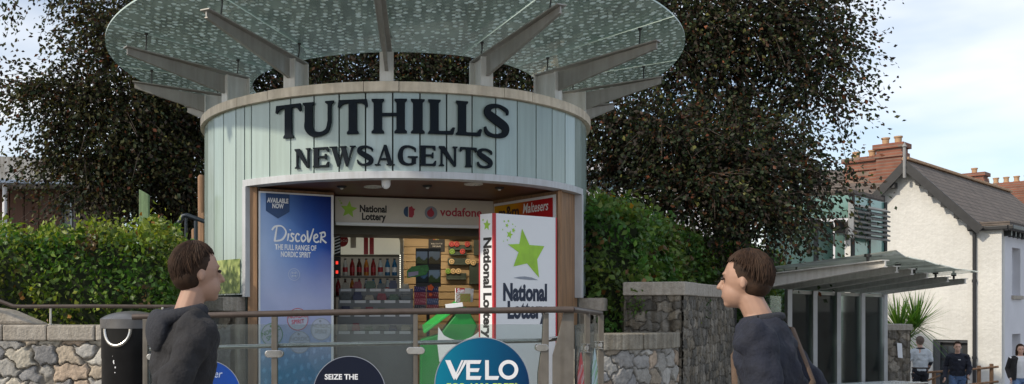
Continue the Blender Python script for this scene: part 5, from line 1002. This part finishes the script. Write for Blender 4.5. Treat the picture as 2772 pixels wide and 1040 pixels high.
pa, pb = P(2313,840,20.3), P(2402,840,21.5)
mb = MB()
for i in range(7): z = ZP(640-i*13.5,20.5); mb.bar(Vector((pa.x,pa.y,z)), Vector((pb.x,pb.y,z)), .16, .035, up=(.3,-.3,.8))
mb.build('slat', M['louvre'], lv, bevel=.004)
mb = MB()
for s in (.0,.45,.95): q = pa.lerp(pb,s); mb.box(q.x-.02,q.x+.02,q.y+.02,q.y+.09,ZP(648,20.5),ZP(552,20.5))
mb.build('frame', M['louvre'], lv)
mb = MB(); mb.obox((pa.x-.12,pa.y-.01,ZP(645,20.5)), (.10,0,0), (0,.05,0), (0,0,.78)); mb.build('end_cap', mat('pale_cap',(.5,.5,.48),.6), lv)
# pale building through the leaves
Yb = 30.0; x0, x1 = XP(1500,Yb), XP(1990,Yb); t = thing('pale_building', ((x0+x1)/2,Yb,0), 'pale building with ribbon windows glimpsed between hedge and tree', 'building')
mb = MB(); mb.box(x0,x1,Yb,Yb+6,-1,ZP(515,Yb)); mb.box(x0,x1,Yb,Yb+6,ZP(462,Yb),ZP(440,Yb)); mb.build('wall', M['render_smooth'], t)
mb = MB(); mb.box(x0+.05,x1-.05,Yb+.3,Yb+5.8,ZP(515,Yb)+.003,ZP(462,Yb)-.003); mb.build('ribbon_window', mat('sky_glass',(.10,.17,.21),.15,.3,spec=.7), t)
for i in range(7): mb = MB(); mb.box(x0+.4+i*.9,x0+.46+i*.9,Yb+.2,Yb+.296,ZP(515,Yb)+.003,ZP(462,Yb)-.003); mb.build('mullion', M['white'], t)
# rustic rail by the house
t = thing('rustic_rail', (13,22,-.9), 'brown rustic rail fence in front of the white house', 'fence')
Yf = 22.6
for px, pt in ((2650,990),(2684,985),(2528,1006),(2575,1000)):
    mb = MB(); x = XP(px,Yf); mb.tube([(x,Yf,float(ground_z(x,Yf))),(x,Yf,ZP(pt,Yf))], .045, 10); mb.build('post', M['pole_wood'], t, smooth=50)
mb = MB(); mb.tube([P(2512,1008,Yf-.02),P(2600,1003,Yf-.05),P(2702,993,Yf-.05)], .028, 8); mb.build('rail', M['pole_wood'], t, smooth=50)
mb = MB(); mb.tube([P(2512,1030,Yf-.02),P(2545,1016,Yf-.05)], .025, 8); mb.tube([P(2590,1045,Yf-.04),P(2702,1033,Yf-.05)], .028, 8); mb.build('rail', M['pole_wood'], t, smooth=50)
# ================================================================== copper beeches
BP = [((.022,.018,.014),5),((.018,.030,.015),6),((.036,.042,.018),2.6),((.060,.030,.016),.9),((.10,.038,.02),.35),((.07,.075,.022),.4)]
def beech(label, tx, ty, tz, lobes, dens, seed, olive=0.0):
    r = np.random.default_rng(seed); t = thing('copper_beech', (tx,ty,tz), label, 'tree', 'copper beeches behind the kiosk'); mb = MB()
    pts = []; ds = []; tint = []
    top = Vector((tx, ty, tz+3.0)); mb.tube([(tx,ty,tz),(tx+.03,ty,tz+1.2),(tx,ty,tz+3.2),(tx+.1,ty+.1,tz+5.5)], [.42,.33,.29,.2], 14); mb.build('trunk', M['bark'], t, smooth=50); mb = MB()
    for px, py, rx, ry, Y, wt in lobes:
        c = np.array(P(px,py,Y)); R3 = np.array((rx/F*Y, (rx+ry)/2/F*Y*.95, ry/F*Y)); cv = Vector(c)
        mid = top.lerp(cv,.55)+Vector((0,0,.5)); wt < .4 or mb.tube([top-Vector((0,0,.6)), top.lerp(mid,.5)+Vector((r.normal(0,.15),r.normal(0,.15),.15)), mid, cv, cv+(cv-mid)*.5], [.10,.06,.038,.022,.008], 8)
        nt_ = int(3.2*dens*wt*(R3[0]*R3[2]*R3[1])**(2/3)); u = r.normal(size=(nt_,3)); u /= np.linalg.norm(u,axis=1,keepdims=True); rr = r.random(nt_)**.42
        cl = .80+.33*np.sin(u[:,0]*7+seed)*np.sin(u[:,2]*9+px)+.18*np.sin(u[:,0]*17+u[:,1]*13+py); b = c+u*R3*(rr*cl)[:,None]
        dr = u*np.array((1,1,.35))+r.normal(0,.4,(nt_,3)); dr[:,2] -= .25; dr /= np.linalg.norm(dr,axis=1,keepdims=True); ln = r.uniform(.4,1.0,nt_); k = 14; tint.append(np.repeat(r.uniform(.5,1.75,nt_)*(1+.35*np.sin(b[:,0]*2.3+b[:,2]*1.9)*np.sin(b[:,2]*2.7-b[:,1]*1.3)),k))
        s = np.linspace(.05,1,k)[None,:,None]; q = b[:,None]+dr[:,None]*ln[:,None,None]*s; q[:,:,2] -= (s[...,0]**2)*ln[:,None]*.45; q += r.normal(0,.035,q.shape); pts.append(q.reshape(-1,3)); dd = np.repeat(dr,k,0)+r.normal(0,.55,(nt_*k,3)); dd[:,2] -= .45; ds.append(dd)
        for j in range(0,nt_,12): mb.tube([Vector(b[j]), Vector(b[j]+dr[j]*ln[j]*.5-np.array((0,0,.03))), Vector(b[j]+dr[j]*ln[j]-np.array((0,0,ln[j]*.3)))], [.009,.006,.003], 4, cap=False)
    mb.build('branches', M['bark'], t, smooth=50)
    C = np.concatenate(pts); D = np.concatenate(ds); n = len(C); w = np.array([p[1] for p in BP]); w = w/w.sum(); col = np.array([p[0] for p in BP])[r.choice(len(BP),n,p=w)]*r.uniform(.65,1.3,(n,1))*np.concatenate(tint)[:,None]*np.array((1.2,1.14,1.08))
    if olive: k = r.random(n) < olive; col[k] = np.array((.065,.062,.022))*r.uniform(.6,1.4,(k.sum(),1))
    leaf_cloud('crown', C, D, r.uniform(.05,.098,n), col, M['leaf_beech'], t, wr=.64); return n
n1 = beech('copper beech with olive tinged crown left of the kiosk', XP(470,16.5), 16.8, .9, [(330,70,150,140,15.5,1),(150,250,125,110,15.2,.9),(320,300,190,170,15.4,1.1),(225,430,125,85,15.2,.9),(400,470,150,120,15.6,1.1),(250,520,100,45,15.0,.6),(530,180,170,190,16.5,1),(500,400,120,170,16.5,1),(480,560,110,70,16.2,.9),(270,-170,240,150,16,.7),(560,-150,250,170,17,.6),(20,15,70,35,13.5,.35)], 205, 101, .25)
n2 = beech('copper beech with its trunk hidden behind the kiosk drum', XP(1095,18.5), 18.5, .9, [(720,90,170,150,17.5,1),(880,200,160,120,17.2,.9),(950,10,190,150,18,.9),(1130,170,170,140,17.5,1),(1210,20,190,160,18,.9),(1380,170,150,130,17.5,1),(1460,30,190,170,18,.9),(900,-230,300,180,18.5,.45),(1300,-250,320,180,18.5,.45),(700,300,120,120,17.2,.7),(1480,260,120,110,17,.8)], 165, 202)
n3 = beech('copper beech with dark drooping crown right of the kiosk', XP(1985,17.0), 17.0, .2, [(1640,60,160,170,16,1),(1830,90,180,180,15.5,.85),(2010,70,170,180,15.5,.95),(2160,80,140,150,15.5,.8),(2235,150,75,100,15.2,.6),(2190,250,110,70,15.2,.7),(1650,330,150,110,14.5,1.2),(1800,380,170,120,14.2,1.3),(1950,300,140,110,15,.8),(1990,430,150,130,14.2,1.3),(2120,400,80,110,14.8,.8),(1860,520,170,70,13.8,1.2),(2060,560,110,80,13.8,1.2),(2140,480,90,60,14.5,.8),(2110,590,60,50,14,.8),(2240,505,75,14,14.4,.35),(1620,480,70,70,14.4,.7),(2260,440,90,18,14.5,.3),(2130,-150,300,170,16,.5),(1760,-170,300,170,16,.5)], 205, 303)
print('beech leaves', n1, n2, n3)
# ================================================================== people
M['skin'] = mat('skin', (.36,.215,.155), .55, .1, 12); M['skin_pale'] = mat('pale_skin', (.50,.31,.24), .55, .1, 12)
M['hair_brown'] = mat('brown_hair', (.034,.019,.012), .7, .5, 30, spec=.2); M['hair_grey'] = mat('grey_hair', (.16,.12,.10), .7, .3, 30)
M['eye'] = mat('eye', (.03,.02,.015), .2); M['shoe'] = mat('shoe', (.02,.018,.016), .5, .2)
FOLD = bpy.data.textures.new('folds','DISTORTED_NOISE'); FOLD.noise_scale = .22; FOLD.distortion = 1.4
FOLD2 = bpy.data.textures.new('fine_folds','MUSGRAVE'); FOLD2.noise_scale = .07
def cloth(name, c, var=.2): return mat(name, c, .9, var, 14, bump=.35, bscale=60)
def ellipsoid(mb, c, rx, ry, rz, nu=18, nv=12):
    vs = [(c[0],c[1],c[2]-rz)]; 
    for j in range(1,nv):
        a = -math.pi/2+math.pi*j/nv
        for i in range(nu): vs.append((c[0]+rx*math.cos(a)*math.cos(2*math.pi*i/nu), c[1]+ry*math.cos(a)*math.sin(2*math.pi*i/nu), c[2]+rz*math.sin(a)))
    vs.append((c[0],c[1],c[2]+rz)); fs = [(0,1+(i+1)%nu,1+i) for i in range(nu)]
    for j in range(nv-2): fs += [(1+j*nu+i,1+j*nu+(i+1)%nu,1+(j+1)*nu+(i+1)%nu,1+(j+1)*nu+i) for i in range(nu)]
    fs += [(len(vs)-1,1+(nv-2)*nu+i,1+(nv-2)*nu+(i+1)%nu) for i in range(nu)]; mb.add(vs, fs)
def limb(mb, pts, rs, n=12):     # tapered chain with rounded ends
    pts = [Vector(p) for p in pts]; a = (pts[0]-pts[1]).normalized(); b = (pts[-1]-pts[-2]).normalized()
    P_ = [pts[0]+a*rs[0]*.95, pts[0]+a*rs[0]*.6]+pts+[pts[-1]+b*rs[-1]*.6, pts[-1]+b*rs[-1]*.95]; R_ = [rs[0]*.3, rs[0]*.8]+list(rs)+[rs[-1]*.8, rs[-1]*.3]; mb.tube(P_, R_, n)
def torso(mb, rings, n=22):       # (x, y, z, rx, ry)
    vs = []; k = len(rings)
    for x, y, z, rx, ry in rings: vs += [(x+rx*math.cos(2*math.pi*i/n), y+ry*math.sin(2*math.pi*i/n), z) for i in range(n)]
    mb.add(vs, [(j*n+i,j*n+(i+1)%n,(j+1)*n+(i+1)%n,(j+1)*n+i) for j in range(k-1) for i in range(n)]+[tuple(reversed(range(n))), tuple(range((k-1)*n,k*n))])
def fuse(o, vox, it=4):
    m = o.modifiers.new('fuse','REMESH'); m.mode = 'VOXEL'; m.voxel_size = vox; m.use_smooth_shade = True; s = o.modifiers.new('smooth','SMOOTH'); s.iterations = it; s.factor = .5; return o
def person(label, loc, heading, scale, pose, top, legs, skin, hair, hair_kind='short', lean=0.0, short_sleeve=False, extra=None, vox=.011, crease=True):
    """stands at the origin facing -y; heading turns it; pose gives elbow / wrist / knee / ankle points (right side x < 0)"""
    t = thing('person', loc, label, 'person'); t.rotation_euler = (0,0,rad(heading)); t.scale = (scale,)*3
    ly = lambda z: -lean*max(0,z-.95)
    hd = Vector((0, ly(1.63)-.025-lean*.05, 1.63)); body = MB()
    ellipsoid(body, hd+Vector((0,.012,.02)), .077, .096, .105); ellipsoid(body, hd+Vector((0,-.028,-.055)), .058, .066, .066); ellipsoid(body, hd+Vector((0,-.060,-.098)), .028, .026, .022)
    limb(body, [hd+Vector((0,-.084,.012)), hd+Vector((0,-.106,-.028))], [.007,.0125], 8); ellipsoid(body, hd+Vector((0,-.086,-.068)), .024, .011, .009, 10, 8)
    ellipsoid(body, hd+Vector((0,-.074,.032)), .045, .016, .010, 12, 8)
    for s in (-1,1): ellipsoid(body, hd+Vector((s*.079,.012,-.012)), .008, .016, .026, 10, 8)
    limb(body, [Vector((0,ly(1.42)+.02,1.40)), hd+Vector((0,.02,-.07))], [.062,.054])
    body_t = [(0,ly(.95),.90,.150,.105),(0,ly(1.05),1.05,.138,.098),(0,ly(1.2),1.20,.158,.108),(0,ly(1.33),1.33,.172,.108),(0,ly(1.42),1.42,.150,.082),(0,ly(1.47),1.47,.075,.06)]; torso(body, body_t)
    jk = MB(); g_ = .020; torso(jk, [(x,y,z,rx+g_,ry+g_) for x,y,z,rx,ry in body_t[:5]]+[(0,ly(1.46),1.462,.098,.082)] if not short_sleeve else [(x,y,z,rx+g_*.8,ry+g_*.8) for x,y,z,rx,ry in body_t[:5]]+[(0,ly(1.46),1.462,.09,.075)])
    tr = MB(); torso(tr, [(0,0,.80,.155,.11),(0,0,.90,.168,.12),(0,ly(.98),.99,.160,.115)])
    for s, key in ((-1,'R'),(1,'L')):
        sh = Vector((s*.185, ly(1.40), 1.395)); el, wr = Vector(pose['elbow'+key]), Vector(pose['wrist'+key])
        limb(body, [Vector((s*.12,ly(1.4),1.39)), sh, sh.lerp(el,.5), el, el.lerp(wr,.4), wr], [.06,.055,.047,.040,.041,.027])
        # hand: palm, four unequal curled fingers, thumb from the side of the palm
        d = (wr-el).normalized(); sd = d.cross(Vector((0,0,1))); sd = sd.normalized() if sd.length > .1 else Vector((0,-1,0)); fw = Vector((0,-1,0)); fw = (fw-d*fw.dot(d)); fw = fw.normalized() if fw.length > .1 else Vector((1,0,0)); pn = d.cross(fw)*s
        pc = wr+d*.05
        limb(body, [wr-d*.01, wr+d*.03-fw*.012, wr+d*.085-fw*.012], [.025,.026,.020], 8); limb(body, [wr+d*.03+fw*.016, wr+d*.085+fw*.018], [.022,.019], 8)
        for i, (o_, L_) in enumerate(((.030,.068),(.010,.078),(-.010,.073),(-.029,.056))):
            b0 = wr+d*.092+fw*o_; k1 = b0+d*L_*.45-pn*.004; limb(body, [b0, k1, k1+d*L_*.30-pn*L_*.22, k1+d*L_*.36-pn*L_*.52], [.0095,.009,.0085,.0075], 7)
        b0 = wr+d*.03+fw*.032; limb(body, [b0, b0+d*.028+fw*.022-pn*.01, b0+d*.058+fw*.026-pn*.022], [.012,.0105,.009], 7)
        cu = sh.lerp(el,.75) if short_sleeve else wr-d*.005
        if short_sleeve: limb(jk, [Vector((s*.12,ly(1.4),1.395)), sh, sh.lerp(el,.5), cu], [.068,.069,.064,.062])
        else: limb(jk, [Vector((s*.12,ly(1.4),1.395)), sh, sh.lerp(el,.5), el, el.lerp(wr,.5), cu], [.075,.076,.066,.059,.054,.042])
        hp, kn, an = Vector((s*.09,0,.88)), Vector(pose['knee'+key]), Vector(pose['ankle'+key])
        limb(body, [hp, hp.lerp(kn,.5), kn, kn.lerp(an,.35), an], [.088,.074,.054,.053,.038]); limb(tr, [hp, hp.lerp(kn,.5), kn, kn.lerp(an,.5), an+Vector((0,0,.02))], [.098,.086,.070,.066,.060])
        f = MB(); limb(f, [an+Vector((0,.045,-.035)), an+Vector((0,-.07,-.042)), an+Vector((0,-.165,-.050))], [.046,.045,.034], 10); limb(f, [an+Vector((0,.02,0)), an+Vector((0,.02,.05))], [.048,.046], 10); fuse(f.build('shoe', M['shoe'], t, world=False), .012, 2)
    fuse(body.build('body', skin, t, world=False), .006, 3)
    jo = fuse(jk.build('top', top, t, world=False), vox, 3); to = fuse(tr.build('trousers', legs, t, world=False), vox, 3)
    for o_ in ((jo, to) if crease else ()):      # soft creases in the cloth
        dm = o_.modifiers.new('creases','DISPLACE'); dm.texture = FOLD; dm.strength = .020; dm.mid_level = .12; dm.texture_coords = 'LOCAL'
        d2 = o_.modifiers.new('fine_creases','DISPLACE'); d2.texture = FOLD2; d2.strength = .008; d2.mid_level = .2; d2.texture_coords = 'LOCAL'
    for s in (-1,1): e = MB(); ellipsoid(e, hd+Vector((s*.031,-.0835,.010)), .0125, .008, .0075, 10, 8); e.build('eye', M['eye'], t, smooth=60, world=False)
    h = MB(); ellipsoid(h, hd+Vector((0,.024,.032)), .082, .094, .100); ellipsoid(h, hd+Vector((0,.046,-.015)), .076, .074, .066)
    if hair_kind == 'long': ellipsoid(h, hd+Vector((0,.06,-.10)), .086, .060, .14)
    ho = fuse(h.build('hair', hair, t, world=False), .009, 2)
    st = MB(); hc = hd+Vector((0,.024,.030)); big = vox < .012
    for i in range(620 if big else 160):       # strands combed from the crown
        ph = random.uniform(0,2*math.pi); bk_ = (1+math.sin(ph))/2; end = rad(random.uniform(.72,1.0)*(60+bk_*bk_*92)); s0 = random.uniform(0,.55)*end; k_ = random.uniform(1.0,1.075); sw = random.uniform(-.35,.35); q = []
        for j in range(6):
            th = s0+(end-s0)*j/5; p2 = ph+sw*j/5; q.append(hc+Vector((.085*k_*math.sin(th)*math.cos(p2), .099*k_*math.sin(th)*math.sin(p2), (.105*k_ if th < 1.57 else .115)*math.cos(th)))+Vector((random.gauss(0,.0012),random.gauss(0,.0012),random.gauss(0,.0012))))
        if hair_kind == 'long' and bk_ > .45: q += [q[-1]+Vector((random.gauss(0,.006),.01,-.09)), q[-1]+Vector((random.gauss(0,.012),.005,-.19))]
        w_ = random.uniform(.0022,.0042)*(1 if big else 1.6); st.tube(q, [w_]*(len(q)-1)+[w_*.3], 4, cap=False)
    st.build('hair_strands', hair, t, smooth=60, world=False)
    if extra: extra(t, hd, ly)
    return t
walk = dict(elbowR=(-.25,.10,1.12), wristR=(-.23,-.06,.90), elbowL=(.25,-.02,1.12), wristL=(.22,-.20,.95), kneeR=(-.10,-.16,.50), ankleR=(-.10,-.12,.10), kneeL=(.10,.02,.48), ankleL=(.10,.24,.16))
def bag_strap(t, hd, ly):
    mb = MB(); mb.tube([(-.17,ly(1.4)-.06,1.44),(-.05,ly(1.3)-.155,1.30),(.12,ly(1.1)-.15,1.08),(.19,ly(.95),.92)], .016, 8, sy_=.4); mb.tube([(-.17,ly(1.4)-.06,1.44),(-.13,ly(1.4)+.10,1.42),(.05,ly(1.2)+.17,1.2),(.19,ly(.95),.92)], .016, 8, sy_=.4); mb.build('bag_strap', cloth('brown_strap',(.10,.065,.045)), t, smooth=60, world=False)
def collar(t, hd, ly):
    mb = MB(); n = 20; mb.tube([(.088*math.cos(2*math.pi*i/n), ly(1.46)+.012+.074*math.sin(2*math.pi*i/n), 1.462+.012*math.sin(2*math.pi*i/n)) for i in range(n+1)], .019, 8); mb.build('collar', M['collar'], t, smooth=60, world=False)
def hood(t, hd, ly):
    mb = MB(); n = 18
    mb.tube([(.105*math.cos(a), ly(1.44)+.03+.10*math.sin(a), 1.455-.02*math.sin(a)) for a in np.linspace(-1.1,math.pi+1.1,n)], [.02]+[.034]*(n-2)+[.02], 10); ellipsoid(mb, (0,ly(1.38)+.125,1.385), .115, .045, .095); fuse(mb.build('hood', M['collar'], t, world=False), .01, 4)
M['collar'] = cloth('dark_collar', (.02,.022,.03))
navy = cloth('navy_jacket', (.012,.015,.028), .35); black = cloth('charcoal_jacket', (.016,.016,.019), .3)
person('person in dark navy jacket with brown hair walking past the right wall', (XP(2125,4.0),4.0,.1), -122, 1.0, walk, navy, cloth('dark_jeans',(.02,.022,.03)), M['skin'], M['hair_brown'], 'short', .20, extra=lambda t,h,l:(collar(t,h,l), bag_strap(t,h,l)))
person('person in charcoal jacket walking in front of the left hedge end', (XP(478,4.05),4.05,.1), 118, 1.02, walk, black, cloth('black_trousers',(.012,.012,.014)), M['skin'], M['hair_brown'], 'short', .10, extra=hood)
px_, Yp_ = 2491, 23.6; gz = float(ground_z(XP(px_,Yp_),Yp_))
stand = dict(elbowR=(-.24,.02,1.12), wristR=(-.21,-.12,.92), elbowL=(.25,-.02,1.13), wristL=(.30,-.22,1.05), kneeR=(-.10,-.02,.48), ankleR=(-.11,.02,.08), kneeL=(.10,-.02,.48), ankleL=(.12,.02,.08))
def under_sleeve(t, hd, ly):
    mb = MB(); limb(mb, [(.235,-.01,1.22),(.25,-.02,1.13),(.285,-.16,1.075)], [.046,.044,.038]); mb.build('under_sleeve', navy, t, smooth=60, world=False); mb = MB(); limb(mb, [(-.225,.015,1.22),(-.24,.02,1.12),(-.22,-.08,.98)], [.046,.044,.038]); mb.build('under_sleeve', navy, t, smooth=60, world=False)
    mb = MB(); n = 20; mb.tube([(.182*math.cos(2*math.pi*i/n), .127*math.sin(2*math.pi*i/n), .985) for i in range(n+1)], .016, 8); mb.build('belt', M['bark'], t, smooth=60, world=False); collar(t, hd, ly)
person('man in pale grey polo shirt and dark trousers seen from behind', (XP(px_,Yp_),Yp_,gz), 172, 1.03, stand, cloth('pale_polo',(.50,.54,.58),.06), cloth('navy_trousers',(.012,.014,.022)), M['skin_pale'], M['hair_grey'], 'short', .02, True, under_sleeve)
px_, Yp_ = 2592, 21.6; gz = float(ground_z(XP(px_,Yp_),Yp_))
def badge(t, hd, ly): mb = MB(); mb.box(-.03,.06,-.155,-.148,1.31,1.325); mb.build('chest_lettering', M['white_ink'], t, world=False); collar(t, hd, ly)
person('person in navy hooded sweatshirt and blue jeans beside the dark doorway', (XP(px_,Yp_),Yp_,gz), -28, .93, dict(walk, wristR=(-.28,-.16,.86)), navy, cloth('blue_jeans',(.06,.11,.22)), M['skin_pale'], M['hair_brown'], 'short', .05, extra=badge)
px_, Yp_ = 2762, 21.8; gz = float(ground_z(XP(px_,Yp_),Yp_))
def open_coat(t, hd, ly):
    mb = MB()
    for s in (-1,1): torso(mb, [(s*.155,.01,.86,.065,.15),(s*.145,.0,1.05,.062,.14),(s*.14,.0,1.25,.068,.14),(s*.11,.0,1.40,.085,.12),(s*.08,.0,1.45,.04,.07)], 14)
    for s, k in ((-1,'R'),(1,'L')):
        e, w = Vector(walk['elbow'+k]), Vector(walk['wrist'+k]); limb(mb, [(s*.13,0,1.4),(s*.19,0,1.395),e,e.lerp(w,.9)], [.075,.08,.068,.055])
    fuse(mb.build('coat', black, t, world=False), .012, 3)
person('person in open dark coat over white top at the right edge', (XP(px_,Yp_),Yp_,gz), -20, .93, walk, cloth('white_top',(.62,.64,.68),.06), cloth('pale_blue_jeans',(.12,.20,.36)), M['skin_pale'], M['hair_brown'], 'long', .0, extra=open_coat, crease=False)
